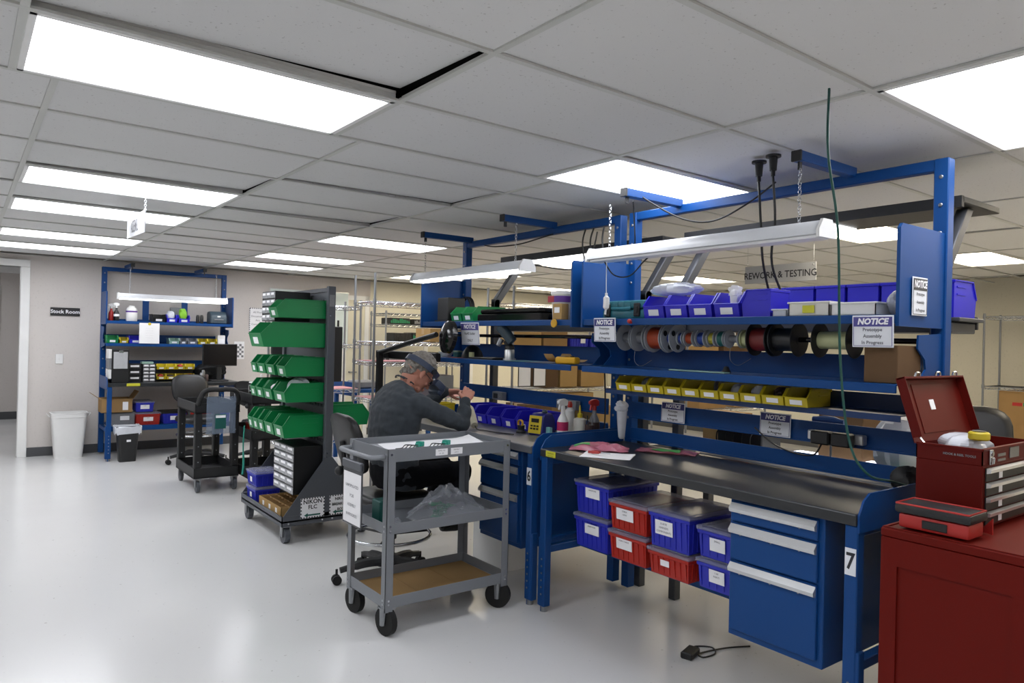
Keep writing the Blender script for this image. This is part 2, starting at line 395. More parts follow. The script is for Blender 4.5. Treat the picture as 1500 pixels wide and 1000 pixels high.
# black wire shelving seen through the opening
e=empty('shelving_unit','tall black wire shelving unit beyond the stock room opening','shelving unit',(.57,12.6,0),0)
for x in (0,.34):
    for y in (0,.9): g=G(); g.cyl((x,y,0),(x,y,2.1),.016,n=8); g.obj('shelf_post','black',e)
for z in (.15,.5,.85,1.2,1.55,1.9,2.08):
    g=G(); g.bx(-.01,.35,-.01,.91,z-.012,z+.012); g.obj('shelf','black',e)
for k,z in enumerate((.165,.515,.865,1.215,1.565)):
    g=G(); g.bx(.01,.33,.02,.88,z,z+.26,.01); tag(g.obj('storage_crate',('cardboard3','darkgray','black','cardboard3','darkgray')[k],None,(.57,12.6,0)),('brown crate on the lowest shelf','grey crate on the second shelf','black crate on the third shelf','brown crate on the fourth shelf','grey crate on the fifth shelf')[k]+' of the black shelving beyond the opening','crate')
# ================================================================ workstations
def station(name,label,loc,rotz,L,arms,rod=True,cat='workbench',top='worktop',guard=(1,1),lower=None,rails=True,midx=(.0,1.0),number=None,m='blue',uprights=()):
    e=empty(name,label,cat,loc,rotz)
    for k,x in enumerate((0,L-.05)):
        g=G(); g.bx(x,x+.05,0,.05,.03,.885,.004); g.bx(x-.012 if k==0 else x+.045,x+.005 if k==0 else x+.062,.004,.046,.03,.42,.003)
        g.mi=1
        for z in (.1,.14,.18,.22,.26,.30): g.cyl((x+.025,-.002,z),(x+.025,.001,z),.006,n=8)
        g.cyl((x+.025,.025,0),(x+.025,.025,.03),.022,n=12)
        lg=g.obj('leg',[m,'steel'],e)
        if number and k==number[1]:
            q=G(); q.bx(x+.004,x+.046,-.0035,-.0012,.70,.80); pl=q.obj('number_plate','signwhite',lg)
            text('number',number[0],.085,'ink',lg,(x+.025,-.0042,.75),bold=.002,sx=.8)
        g=G(); g.bx(x,x+.06,.67,.73,.02,2.36,.004); g.mi=1
        for z in [1.08+.12*i for i in range(11)]: g.sph((x+.03,.668,z),.009,(1,.5,1),n=8)
        g.obj('upright',[m,'steel'],e)
        g=G(); g.bx(x+.005,x+.045,.05,.67,.335,.375,.003); g.obj('foot_rail',m,e); g=G(); g.bx(x+.005,x+.045,.05,.67,.84,.884,.003); g.obj('top_support',m,e)
    g=G(); g.bx(.002 if guard[0] else -.01,L-.002 if guard[1] else L+.01,-.012,.665,.885,.93,.006,2); g.obj('worktop',top,e,angle=18)
    for k in (0,1):
        if guard[k]:
            x0=-.006 if k==0 else L-.002
            g=G(); g.prism([(-.002,.86),(-.002,.925),(.03,.975),(.075,1.0),(.665,1.0),(.665,.86)],'x',x0,x0+.008); g.obj('end_guard',m,e)
    if lower:
        g=G(); s0=.115 if lower>1.3 else .27; g.bx(.05,lower,s0+.005,.66,.378,.398,.003); g.bx(.05,lower,s0,s0+.01,.34,.398,.002); g.obj('lower_shelf',m,e)
    if rails:
        for z0,z1 in ((.945,1.022),(1.08,1.182)):
            g=G(); g.bx(.06,L-.06,.663,.672,z0,z1,.002); g.bx(.06,L-.06,.655,.67,z0,z0+.008); g.obj('back_rail',m,e)
    # shelves with a turned-down front lip and an upstand behind
    for nm,z,d0,back in (('top_shelf',1.678,.29,.0),('middle_shelf',1.402,.29,.11)):
        g=G(); x0,x1=(.0,L); g.bx(x0+.01,x1-.01,d0,.668,z-.006,z); g.bx(x0+.01,x1-.01,d0-.003,d0+.006,z-.036,z,.002)
        if back: g.bx(x0+.06,x1-.06,.655,.662,z,z+back)
        else: g.bx(x0+.06,x1-.06,.655,.662,z-.02,z+.03)
        g.obj(nm,m,e)
    for x in (.004,L-.012):
        g=G(); g.prism([(.46,1.60),(.455,1.545),(.52,1.50),(.53,1.46),(.47,1.405),(.35,1.395),(.35,1.372),(.67,1.34),(.67,1.61)],'x',x,x+.008); g.obj('gusset',m,e)
        g=G(); g.prism([(.278,1.632),(.278,2.02),(.295,2.037),(.69,2.037),(.69,1.632)],'x',x-.002,x+.012); g.obj('side_panel',m,e)
    if rod:
        g=G(); g.cyl((.01,.47,1.575),(L-.01,.47,1.575),.0115,n=10); g.obj('reel_rod','blackgloss',e)
    g=G(); g.bx(0,L,.675,.725,2.31,2.36,.004); g.obj('top_rail',m,e)
    for x in arms:
        g=G(); g.bx(x,x+.045,.22,.69,2.345,2.39,.003); g.mi=1; g.bx(x-.001,x+.046,.212,.225,2.344,2.391,.002); g.bx(x+.018,x+.027,.235,.255,2.31,2.345); g.obj('light_arm',[m,'blackplastic'],e)
    for x in uprights:
        g=G(); g.bx(x,x+.075,.68,.70,1.66,2.0,.002); g.obj('back_post',m,e)
    return e
ST7=(2.61,3.17,0); ST6=(2.61,5.09,0); LS=1.84
def w7(x,y,z): return (ST7[0]+y,ST7[1]-x,z)
b7=station('workbench','blue steel workbench numbered 7 with black top and wire reels',ST7,RQ,LS,(.37,1.40),number=('7',1),lower=1.262)
b6=station('workbench','blue steel workbench numbered 6 where the seated man works',ST6,RQ,LS,(.09,1.16),top='worktopgray',number=('6',1))
ST5=(1.27,9.64,0); L5=1.5
b5=station('workbench','blue steel workbench against the back wall beside the stock room door',ST5,0,L5,(.25,1.09),rod=False,guard=(1,0),uprights=(.47,.94),lower=1.45)
g=G(); g.bx(.20,.345,-.0165,-.0125,.893,.925); q=g.obj('warning_label','yellowtape',b5)
g=G(); g.bx(.06,.14,-.0165,-.0125,.893,.925); q=g.obj('warning_label','yellowtape',b7); text('label_print','CAUTION',.012,'ink',q,(.1,-.0172,.912)); text('label_print','static sensitive',.008,'ink',q,(.1,-.0172,.9))
# drawer cabinets hung under the worktops
def cabinet(label,loc,rotz,W=.43,H=.585,D=.56):
    e=empty('drawer_cabinet',label,'drawer cabinet',loc,rotz)
    g=G(); g.bx(0,W,.012,D,0,H,.003); g.obj('body','blue',e)
    for z0,z1 in ((.495,.58),(.33,.49),(.03,.325)):
        g=G(); g.bx(.012,W-.022,-.004,.014,z0,z1-.004,.003); d=g.obj('drawer','blue',e)
        g=G(); g.prism([(-.005,z1-.05),(-.02,z1-.045),(-.024,z1-.03),(-.005,z1-.008)],'x',.014,W-.024)
        g.mi=1
        for x in (.07,W/2,W-.09): g.cyl((x,-.0165,z1-.046),(x,-.019,z1-.046),.004,n=8)
        g.obj('handle',['alu','steel'],d,angle=20)
    return e
cabinet('blue three drawer cabinet with silver handles under bench 7',w7(1.27,.012,.297),RQ)
cabinet('blue drawer cabinet half hidden behind the grey cart under bench 6',(2.62,3.80,.298),RQ)
# shop lights hanging on chains
def chain(g,p,q,n=16,r=.007):
    p,q=Vector(p),Vector(q)
    for i in range(n):
        c=p.lerp(q,(i+.5)/n); 
        a=(0,PI/2,0) if i%2 else (PI/2,0,0)
        d=(q-p).length/n*.62
        pts=[]
        for k in range(6):
            t=2*PI*k/6; u,v=r*math.cos(t),d*math.sin(t)
            pts.append(c+(Vector((u,0,v)) if i%2 else Vector((0,u,v))))
        g.tube(pts,.0016,4,2,True)
def shop_light(label,loc,rotz,L,lit,zt,off=0):
    e=empty('hanging_light',label,'hanging light',loc,rotz,None)
    prof=[(-.062,.0),(-.055,.02),(-.03,.06),(.03,.06),(.055,.02),(.062,0)]
    g=G(); g.prism(prof,'x',0,L,.002); g.obj('housing','lampwhite',e)
    for x in (-.012,L-.002):
        g=G(); g.prism([(-.066,-.012),(-.066,.02),(-.034,.066),(.034,.066),(.066,.02),(.066,-.012)],'x',x,x+.014); g.obj('end_cap','white',e)
    g=G(); g.bx(.01,L-.01,-.048,.048,-.014,.0,.004); g.obj('lens','lampglow' if lit else 'whitegloss',e)
    for x in (.12,L-.12):
        g=G(); chain(g,(x,0,.06),(x+off,0,zt-loc[2]),int((zt-loc[2]-.06)/.018)); g.obj('chain','chrome',e)
    return e
e=shop_light('long white hanging light over bench 7 with a pull cord',(2.83,3.0,2.01),RQ,1.39,False,2.31)
g=G(); g.tube([(.1,0,-.01),(.1,0,-.12),(.1,.003,-.2)],.0025,6); g.tube([(.1,.003,-.19),(.105,0,-.25),(.097,0,-.31)],[.008,.018,.006],6); g.obj('pull_cord','white',e)
g=G(); g.tube([(.08,0,-.01),(.14,.02,-.09),(.25,.03,-.1),(.36,.02,-.03),(.40,.03,.0)],.004,6); g.obj('power_cord','black',e)
e=shop_light('lit white hanging light over bench 6',(2.83,5.05,2.0),RQ,1.42,True,2.31)
g=G(); g.tube([(1.36,0,.05),(1.44,.08,.03),(1.55,.3,.02),(1.60,.40,.14),(1.615,.43,.27)],.005,6); g.obj('power_cord','black',e)
shop_light('lit white hanging light over the back wall bench',(1.38,9.75,1.95),0,1.24,True,2.31)
# notice signs -------------------------------------------------------------
def notice(label,loc,rotz,w,h,lines,head='noticeblue',tilt=0,hs=.3,rot=None,shear=.2,ts=None,ink='ink'):
    e=tag((lambda g:(g.bx(-w/2,w/2,-.002,.002,-h/2,h/2,.0015),g)[1])(G()).obj('notice_sign','signwhite',None,loc,rotz,rot or (tilt,0,rotz)),label,'sign')
    g=G(); b=.006
    g.bx(-w/2+b,w/2-b,-.0032,-.002,h/2-b-h*hs,h/2-b); g.obj('header',head,e)
    g=G(); t=.0016
    for s in (-1,1): g.bx(s*(w/2-b)-t/2,s*(w/2-b)+t/2,-.0032,-.002,-h/2+b,h/2-b); 
    g.bx(-w/2+b,w/2-b,-.0032,-.002,-h/2+b-t/2,-h/2+b+t/2); g.obj('border',head,e)
    text('heading','NOTICE',h*hs*.86,'inkwhite',e,(0,-.0036,h/2-b-h*hs/2),bold=.0016,shear=shear,sx=min(1,w*.86/(h*hs*.86*3.75)))
    n=len(lines); s=ts or h*.15
    z0=h/2-b-h*hs; hh=h*(1-hs)-2*b
    for i,l in enumerate(lines): text('wording',l,s,ink,e,(0,-.0036,z0-hh*(i+.5)/n),bold=.0003)
    return e
PAP=['Prototype','Assembly','In Progress']
notice('white notice sign on the left end of bench 7 top shelf',(2.875,2.95,1.615),RQ,.175,.135,PAP,tilt=.05,ink='inkgray')
notice('largest white notice sign hanging low at the right end of the top shelf',(2.875,1.425,1.61),RQ,.165,.128,PAP,'noticepurple',tilt=.04,ink='inkgray')
notice('notice sign on the back rail under the left yellow bins',(3.262,2.765,1.145),RQ,.175,.115,PAP,tilt=-.04)
notice('notice sign on the back rail left of two black power adapters',(3.262,2.10,1.145),RQ,.175,.118,PAP,tilt=-.04)
e=notice('tall notice sign stuck on the blue side panel at the far right',(3.045,1.3235,1.755),0,.13,.155,PAP,'darkgray',ink='ink',ts=.017)
notice('white RoHS solder only sign clipped under bench 6 top shelf',(2.865,4.32,1.585),RQ,.235,.16,['RoHS Solder','ONLY'],'noticepurple',tilt=.10,ts=.026)

def cord(bench,pts,r=.005,m='black'):
    bpy.context.view_layer.update(); I=bench.matrix_world.inverted()
    g=G(); g.tube([I@Vector(p) for p in pts],r,6); return g.obj('power_cord',m,bench)
cord(b7,[(2.90,2.79,2.40),(2.98,2.73,2.33),(3.05,2.55,2.22),(3.12,2.40,2.20),(3.19,2.24,2.28),(3.25,2.12,2.38)],.0045)
cord(b7,[(2.93,2.805,2.335),(3.0,2.85,2.15),(3.16,3.0,2.06),(3.24,3.02,2.05)],.004)
for k,(y,d) in enumerate(((3.56,0),(3.485,.005),(3.37,-.01))): cord(b6,[(3.27+d,y,2.30),(3.255,y+.01,2.2),(3.262,y-.02,2.0),(3.26,y-.01,1.78)],.006)
cord(b6,[(3.27,4.75,2.305),(3.27,4.6,2.28),(3.27,4.3,2.27),(3.27,4.05,2.29),(3.27,3.9,2.305)],.005)
cord(b6,[(3.215,3.29,1.36),(3.225,3.29,1.2),(3.23,3.292,1.07),(3.22,3.29,.945)],.005)
# ================================================================ things on bench 7
def w6(x,y,z): return (ST6[0]+y,ST6[1]-x,z)
TS=1.679; MS=1.4035; WT=.931
SPEC=[('small','#')]
# top shelf
e=empty('hard_case','teal hard plastic case with black latches on the top shelf','case',(2.95,2.885,TS),RQ)
g=G(); g.bx(-.165,.165,0,.25,0,.055,.012,2); g.bx(-.165,.165,0,.25,.058,.105,.012,2)
for x in (-.1,-.05,0,.05,.1): g.bx(x-.012,x+.012,-.004,.004,.062,.1,.003)
g.obj('case_shell','teal',e)
for x in (-.115,.115):
    g=G(); g.bx(x-.022,x+.022,-.014,.002,.012,.088,.005); g.bx(x-.012,x+.012,-.018,-.012,.03,.07,.003); g.obj('latch','blackplastic',e)
g=G(); g.tube([(-.06,-.004,.06),(-.06,-.02,.058),(.06,-.02,.058),(.06,-.004,.06)],.009,8,3); g.obj('handle','teal',e)
GB='blue bins along the front of the top shelf'
for i,y in enumerate((2.64,2.485,2.33,2.17)):
    hopper('%s blue bin from the left on the bench 7 top shelf'%ORD[i],.141,.29,.125,'bin_blue',(2.93,y,TS),RQ,GB,.5)
hopper('blue bin turned sideways with its ribbed side out on the top shelf',.15,.155,.13,'bin_blue',(3.02,2.09,TS),PI,None,0)
def blob(g,c,d,seed,amp=.18,nu=28,nv=16,flat=0):
    r=random.Random(seed); ph=[(r.uniform(2,9),r.uniform(2,9),r.uniform(0,6)) for _ in range(7)]
    def f(u,v):
        a=2*PI*u; b=PI*(v-.5)
        x,y,z=math.cos(b)*math.cos(a),math.cos(b)*math.sin(a),math.sin(b)
        k=1+amp*sum(math.sin(p*x+q*y+s+3*z) for p,q,s in ph)/3
        px=math.copysign(abs(x)**.7,x); py=math.copysign(abs(y)**.7,y)
        zz=z*k
        return (c[0]+px*k*d[0]/2,c[1]+py*k*d[1]/2,c[2]+max(zz,-.96)*d[2]/2)
    g.grid(f,nu,nv); bmesh.ops.remove_doubles(g.bm,verts=g.bm.verts,dist=1e-5)
def bag(name,label,cat,c,d,seed,m,rotz=0,amp=.18,parent=None,angle=20):
    g=G(); blob(g,(0,0,d[2]/2),d,seed,amp); o=g.obj(name,m,parent,c,rotz,angle=angle)
    if label: tag(o,label,cat)
    return o
bag('poly_bag','white plastic bag bulging out of the first blue bin','bag',(3.07,2.60,TS+.129),(.17,.27,.065),4,'clearbag2',0,.12)
g=G(); g.cyl((0,0,0),(0,0,.105),.018,.026,n=10); blob(g,(0,0,.12),(.05,.05,.05),9,.3,14,10); tag(g.obj('paper_scrap','paper',None,(2.99,2.16,TS+.01),0),'crumpled white paper sticking out of the fourth blue bin','paper')
def crumple(name,label,cat,c,w,l,h,seed,m,rotz=0,peak=(.6,.55)):
    r=random.Random(seed); rid=[(r.uniform(0,PI),r.uniform(6,24),r.uniform(0,6),r.uniform(.3,1)) for _ in range(9)]
    ph=[r.uniform(0,6) for _ in range(4)]
    def top(u,v):
        a=2*PI*u; k=1+.10*math.sin(3*a+ph[0])+.07*math.sin(5*a+ph[1])+.05*math.sin(9*a+ph[2])
        x,y=v*math.cos(a)*k,v*math.sin(a)*k
        e=(1-v**2.2)
        d=math.hypot(x-(peak[0]*2-1)*1.0,y-(peak[1]*2-1))
        rg=sum(q*abs(math.sin(n*(x*math.cos(t)+y*math.sin(t))*.5+s)) for t,n,s,q in rid)/sum(q for *_,q in rid)
        z=.003+h*e*(.35+.55*math.exp(-2.2*d*d)+.95*(rg-.55))+.012*h*10*(1-e)*abs(math.sin(7*a))
        return (x*w/2,y*l/2,max(.003,z))
    g=G(); g.grid(top,88,26)
    bmesh.ops.remove_doubles(g.bm,verts=g.bm.verts,dist=1e-5)
    return tag(g.obj(name,m,None,c,rotz,angle=14),label,cat)
def tray(label,c,d,rotz=0,m='clearbag2',sub=None):
    def b(g):
        w,l,h=d; t=.004
        g.bx(-w/2,w/2,-l/2,l/2,0,t,.001)
        for s in (-1,1): g.bx(s*w/2,s*(w/2-t),-l/2,l/2,0,h); g.bx(-w/2,w/2,s*l/2,s*(l/2-t),0,h)
        g.bx(-w/2-.006,w/2+.006,-l/2-.006,l/2+.006,h-.004,h+.004,.002)
    e=cached(('tray',d,m),'plastic_tray',b,m,None,c,rotz); return tag(e,label,'plastic tray')
tray('low clear plastic tray left of the taller white trays on the top shelf',(3.0,1.88,TS),(.13,.07,.03))
tray('white plastic tray with a yellow label on the top shelf',(3.02,1.73,TS),(.2,.19,.058),0,'offwhite')
e=tray('plain white plastic tray right of the yellow labelled one',(3.02,1.532,TS),(.2,.19,.05),0,'white')
g=G(); g.bx(2.9125,2.915,1.70,1.755,TS+.012,TS+.045); o=g.obj('yellow_label','yellowtape')
o.parent=[q for q in bpy.data.objects if q.get('label','').startswith('white plastic tray with')][0]; o.matrix_parent_inverse=Matrix.Translation((-3.02,-1.73,-TS))
bag('parts_bag','cloudy white bag of parts standing at the right end of the top shelf','bag',(3.06,1.395,TS),(.17,.085,.105),12,'clearbag2',0,.1)
g=G(); g.sph((2.872,2.755,1.662),.013,n=12); g.cyl((2.872,2.755,1.655),(2.887,2.755,1.655),.006); tag(g.obj('red_button','redbright'),'small red ball button on the edge of the bench 7 top shelf','button')
# reels on the rod
def reel(label,y0,y1,rf,rw,flange,wire,group=None,holes=False):
    y0,y1=max(y0,y1),min(y0,y1); L=y0-y1
    e=empty('wire_reel',label,'wire reel',(3.08,y0,1.575),RQ,group)
    t=.004; hole=.0135
    def fl(g):
        g.lathe([(hole,0),(rf,0),(rf,t*.5),(rf-.002,t),(hole+.012,t),(hole+.012,t+.001),(hole,t+.001)],axis='x',n=32,cap=False); 
        if holes:
            g.mi=1
            for k in range(3):
                a=2*PI*k/3+.5; g.cyl((-.0008,rf*.62*math.cos(a),rf*.62*math.sin(a)),(t+.0008,rf*.62*math.cos(a),rf*.62*math.sin(a)),rf*.2,n=16)
    cached(('fl',rf,flange,holes),'flange',fl,[flange,'blackplastic'],e,(0,0,0)); cached(('fl',rf,flange,holes),'flange',fl,[flange,'blackplastic'],e,(L-t-.001,0,0))
    def wi(g):
        prof=[(hole,.005)]; n=max(4,int(L/.006)); 
        for i in range(n+1): prof.append((rw*(1 if i%2 else .985),.005+(L-.011)*i/n))
        prof.append((hole,L-.006)); g.lathe(prof,axis='x',n=28,cap=False)
    cached(('wi',L,rw,wire),'wound_wire',wi,wire,e)
    return e
reel('leftmost large grey reel on the rod',2.985,2.885,.078,.03,'reelgray','wiregray')
reel('second large grey reel from the left on the rod',2.875,2.785,.078,.034,'reelgray','wiregray')
reel('big reel of copper orange wire on the rod',2.765,2.655,.082,.062,'reelgray','copper')
reel('large grey reel with hub holes and blue wire',2.648,2.585,.078,.03,'reelgray','wireblue',None,True)
reel('small spool of blue wire right beside the large holed reel',2.57,2.535,.04,.03,'reelgray','wireblue')
reel('small spool of orange wire',2.52,2.46,.045,.03,'reelgray','copper')
reel('small spool of dark blue wire between the orange and yellow spools',2.44,2.385,.046,.033,'reelgray','wireblue')
reel('small spool of yellow wire',2.37,2.325,.042,.031,'reelgray','wireyellow')
reel('small spool packed full of teal wire',2.31,2.268,.041,.039,'reelgray','wireteal')
reel('spool with light grey wire',2.255,2.175,.047,.018,'reelgray','wiregray')
reel('pale green spool half hidden behind the big red one',2.165,2.12,.047,.036,'reelgreen','reelgreen')
reel('big black reel of dark red wire',2.105,2.0,.082,.058,'blackplastic','wirered')
reel('big black reel of black wire',1.985,1.865,.08,.055,'blackplastic','black',None,True)
reel('big black reel with a pale green empty core at the right',1.765,1.60,.08,.04,'blackplastic','reelgreen')
for k,(y,z,l,m) in enumerate(((2.83,1.5,.10,'steel'),(2.19,1.53,.10,'steel'))):
    g=G(); g.tube([(3.0,y,z),(2.99,y-.01,z-.06),(3.0,y-.05,z-.085),(3.03,y-.1,z-.05)],.0012,5); tag(g.obj('loose_wire',m),('thin wire end looping down from the grey reels','thin wire end looping down from the light grey spool')[k],'wire')
# middle shelf
g=G(); g.bx(2.93,2.975,2.17,2.52,MS,MS+.006,.001); tag(g.obj('ruler','mint'),'pale green steel rule lying along the bench 7 middle shelf','ruler')
g=G(); g.lathe([(.02,0),(.022,.008),(.016,.018),(.012,.03),(.004,.034)],(3.0,2.21,MS)); tag(g.obj('black_knob','blackplastic'),'small black stopper standing on the middle shelf behind the rule','knob')  # small black knob, use unknown
def carton(label,c,d,rotz=0,m='cardboard',open_=0,tape=True,lab=None,group=None,mark=None,rot=None):
    w,l,h=d
    e=empty('cardboard_box',label,'cardboard box',c,rotz,group,rot)
    g=G()
    if open_:
        t=.005
        for s in (-1,1): g.bx(s*w/2,s*(w/2-t),-l/2,l/2,0,h); g.bx(-w/2+t,w/2-t,s*l/2,s*(l/2-t),0,h)
        g.bx(-w/2,w/2,-l/2,l/2,0,t)
        g.obj('carton',m,e)
        for s,a in ((-1,.9),(1,.6)):
            q=G(); q.box((s*(w/2+.045*math.sin(a)*1.6),0,h+.05*math.cos(a)),(.004,l,.11),(0,s*a,0)); q.obj('flap',m,e)
    else:
        g.bx(-w/2,w/2,-l/2,l/2,0,h,.003); g.obj('carton',m,e)
        if tape: 
            q=G(); q.bx(-w/2,w/2,-.025,.025,h,h+.0008); q.bx(-w/2-.0008,-w/2,-.025,.025,h-.06,h+.0008); q.obj('tape','cardtape',e)
    if lab:
        x,z,lw,lh=lab; q=G(); q.bx(x-lw/2,x+lw/2,-l/2-.0015,-l/2-.0002,z-lh/2,z+lh/2); q.obj('label_sticker','paper',e)
    if mark: text('printing',mark,h*.16,'ink',e,(0,-l/2-.001,h*.8),bold=.001)
    return e
carton('brown cardboard box standing at the right end of the middle shelf',(3.03,1.418,MS),(.135,.2,.152),RQ,'cardboard3')
bag('clear_bag','clear plastic bag crumpled behind the box on the right end of the middle shelf','bag',(3.19,1.43,MS),(.07,.12,.12),31,'clearbag2')
# yellow bins on the bin rail, which belongs to the bench
g=G(); g.bx(.06,LS-.06,.44,.66,1.2625,1.267,.001); g.bx(.06,LS-.06,.655,.662,1.267,1.34,.001); g.bx(.06,LS-.06,.44,.445,1.24,1.267); o=g.obj('bin_rail','blue_dark',b7)
yb=[2.985-.121*i for i in range(10)]
GY='yellow bins along the rail of bench 7'
FILL=[None,'wiregray',None,None,None,'clearbag2','clearbag2','clearbag2','wirebrown','wiregray']
EX=['','holding grey parts','','','','with a coil of clear tubing','','','','']
for i,y in enumerate(yb):
    hopper('%s yellow bin from the left on the bench 7 rail'%ORD[i],.111,.2,.082,'bin_yellow',(3.0,y-.065,1.268),RQ,GY,.55)
def coil(name,label,cat,c,R,r,m,n=3,rot=None,tail=None,parent=None):
    g=G(); rd=random.Random(int(R*1e4)); 
    for k in range(n):
        a=rd.uniform(-.08,.08); g.tube([(R*(1+.06*rd.random())*math.cos(2*PI*i/10),R*(1+.06*rd.random())*math.sin(2*PI*i/10),k*r*1.6+a*R*math.cos(2*PI*i/10)) for i in range(10)],r,6,4,True)
    if tail: g.tube(tail,r,6)
    o=g.obj(name,m,parent,c,0,rot)
    if label: tag(o,label,cat)
    return o
coil('tubing_coil','coil of clear tubing stuffed in the sixth yellow bin','tubing',(3.08,yb[5]-.065,1.325),.034,.005,'wiregray',3,(PI/2,0,1.2))
for i,(m,s) in {1:('wiregray',3),6:('clearbag2',5),7:('clearbag2',8),8:('wirebrown',11)}.items():
    bag('parts_pile',['','grey parts heaped in the second yellow bin','','','','','clear bagged parts heaped in the seventh yellow bin','clear bagged parts heaped in the eighth yellow bin','dark cable ends heaped in the ninth yellow bin'][i],'parts',(3.11,yb[i]-.065,1.2725),(.11,.085,.075),s,m,0,.14)
# back rail: two power adapters in a strip, roll of bags in its holder
e=empty('power_strip','silver power strip with two black adapters on bench 7 back rail','power strip',(3.262,1.765,1.10),RQ)
g=G(); g.bx(-.135,.135,-.04,0,0,.045,.004); g.obj('strip_body','alu',e)
for x in (-.045,.055):
    g=G(); g.bx(x-.045,x+.045,-.095,-.041,-.012,.05,.006); g.obj('adapter','blackplastic',e)
g=G(); g.tube([(-.045,-.07,-.012),(-.09,-.06,-.07),(-.2,-.03,-.08),(-.33,-.02,-.05),(-.44,-.02,.02)],.004,6); g.obj('power_cord','black',e)
g=G()
g.lathe([(.012,.0),(.02,.01),(.03,.12),(.033,.17)],n=14); blob(g,(0,0,.195),(.066,.066,.06),6,.22,16,10); tag(g.obj('bag_roll','clearbag2',None,(3.19,3.105,.955),0),'roll of white plastic bags standing at the left end of bench 7','bag roll')
# on the worktop: pink bags, paper, strips
def pouch(name,label,cat,c,w,l,h,rotz,m,seed,print_=None,mp='printgreen'):
    r=random.Random(seed); ph=[(r.uniform(4,12),r.uniform(4,12),r.uniform(0,6)) for _ in range(6)]
    g=G()
    def top(u,v):
        e=min(1,5*min(u,1-u))*min(1,5*min(v,1-v))
        k=sum(math.sin(a*u*2+b*v*2+s) for a,b,s in ph)/6
        return ((u-.5)*w+.01*k,(v-.5)*l+.008*math.sin(9*u+seed),.0015+e*h*(.6+.7*k)+.006*(1-e)*abs(math.sin(11*u+7*v+seed)))
    g.grid(top,26,20); g.grid(lambda u,v:((u-.5)*w,(v-.5)*l,.0008),2,2)
    o=g.obj(name,m,None,c,rotz,angle=25); tag(o,label,cat)
    if print_:
        x,y,pw,pl=print_; q=G()
        def f(u,v):
            X=x+(u-.5)*pw; Y=y+(v-.5)*pl; z=top(X/w+.5,Y/l+.5)[2]; return (X,Y,z+.003)
        q.grid(f,10,8); q.obj('printed_card',mp,o)
    return o
pouch('pink_bag','crumpled pink antistatic bag bulging with a board on bench 7','bag',(2.87,2.965,WT),.33,.19,.045,RQ+.75,'pinkbag',3,(-.1,.0,.09,.06),'printgreen')
pouch('pink_bag','flat pink antistatic bag with a green board beside the paper','bag',(3.14,2.70,WT),.34,.15,.012,RQ+.5,'pinkbag',8,(.0,-.01,.16,.07),'printgreen')
def sheet(label,c,w,l,rotz,m='paper',name='paper_sheet',cat='paper',curl=.004,t=.0012):
    g=G(); g.grid(lambda u,v:((u-.5)*w,(v-.5)*l,t+curl*(abs(u-.5)*2)**3*(1 if v>.5 else .3)),10,6); g.grid(lambda u,v:((u-.5)*w,(v-.5)*l,.0004),1,1)
    return tag(g.obj(name,m,None,c,rotz),label,cat)
sheet('white paper sheet under a red handled tool on bench 7',(2.745,2.77,WT),.27,.205,RQ+.6)
e=empty('hand_tool','small red handled tool lying on the white paper','tool',(2.70,2.81,WT+.0085),RQ+.35)
g=G(); g.tube([(-.05,0,.006),(0,.004,.008),(.02,.006,.009)],[.007,.009,.006],8); g.obj('grip','redbright',e)
g=G(); g.tube([(.02,.006,.008),(.075,.012,.006)],.0022,6); g.obj('blade','steel',e)
# containers on the lower shelf
LSZ=.399
T1=tub('upper blue container at the left end under bench 7',.26,.40,.188,'tub_blue',(2.74,2.885,LSZ+.189),RQ,None,(.01,.12,.11,.055),['HARDWARE'])
tub('bottom blue container at the left end under bench 7',.26,.40,.188,'tub_blue',(2.74,2.885,LSZ),RQ,None,(.01,.11,.11,.055),['HARDWARE'])
tub('upper red container next to the left blue stack under bench 7',.26,.40,.158,'tub_red',(2.735,2.605,LSZ+.159),RQ,None,(-.02,.085,.12,.06),['ZEBRA','cables'])
tub('bottom red container next to the left blue stack under bench 7',.26,.40,.158,'tub_red',(2.735,2.605,LSZ),RQ,None,(-.02,.09,.11,.055),['ZEBRA CABLES'])
tub('big blue container on top of a red one in the middle stack',.25,.40,.19,'tub_blue',(2.73,2.325,LSZ+.136),RQ,None,(-.03,.10,.11,.07),['X-RITE','HARNESS','COMPONENTS'])
tub('shallow red container under the big blue one in the middle stack',.25,.40,.135,'tub_red',(2.73,2.325,LSZ),RQ,None,(-.02,.065,.055,.03))
tub('upper small blue container beside the drawer cabinet',.20,.36,.15,'tub_blue',(2.76,2.07,LSZ+.146),RQ,None,(.01,.07,.085,.06),['SMALL'])
tub('lower small blue container beside the drawer cabinet',.20,.36,.145,'tub_blue',(2.76,2.07,LSZ),RQ,None,(.01,.07,.085,.06),['1-50','PARTS'])
# power brick on the floor
e=empty('power_brick','black power brick with its cord lying on the floor under bench 7','power adapter',(2.86,2.28,0),.3)
g=G(); g.bx(-.055,.055,-.03,.03,.001,.035,.006); g.obj('brick','blackplastic',e)
g=G(); g.tube([(.055,0,.015),(.12,.02,.005),(.16,-.05,.005),(.10,-.09,.005),(.02,-.06,.005),(.05,-.03,.006),(.2,-.11,.005),(.3,-.2,.005)],.004,6); g.obj('cord','black',e)
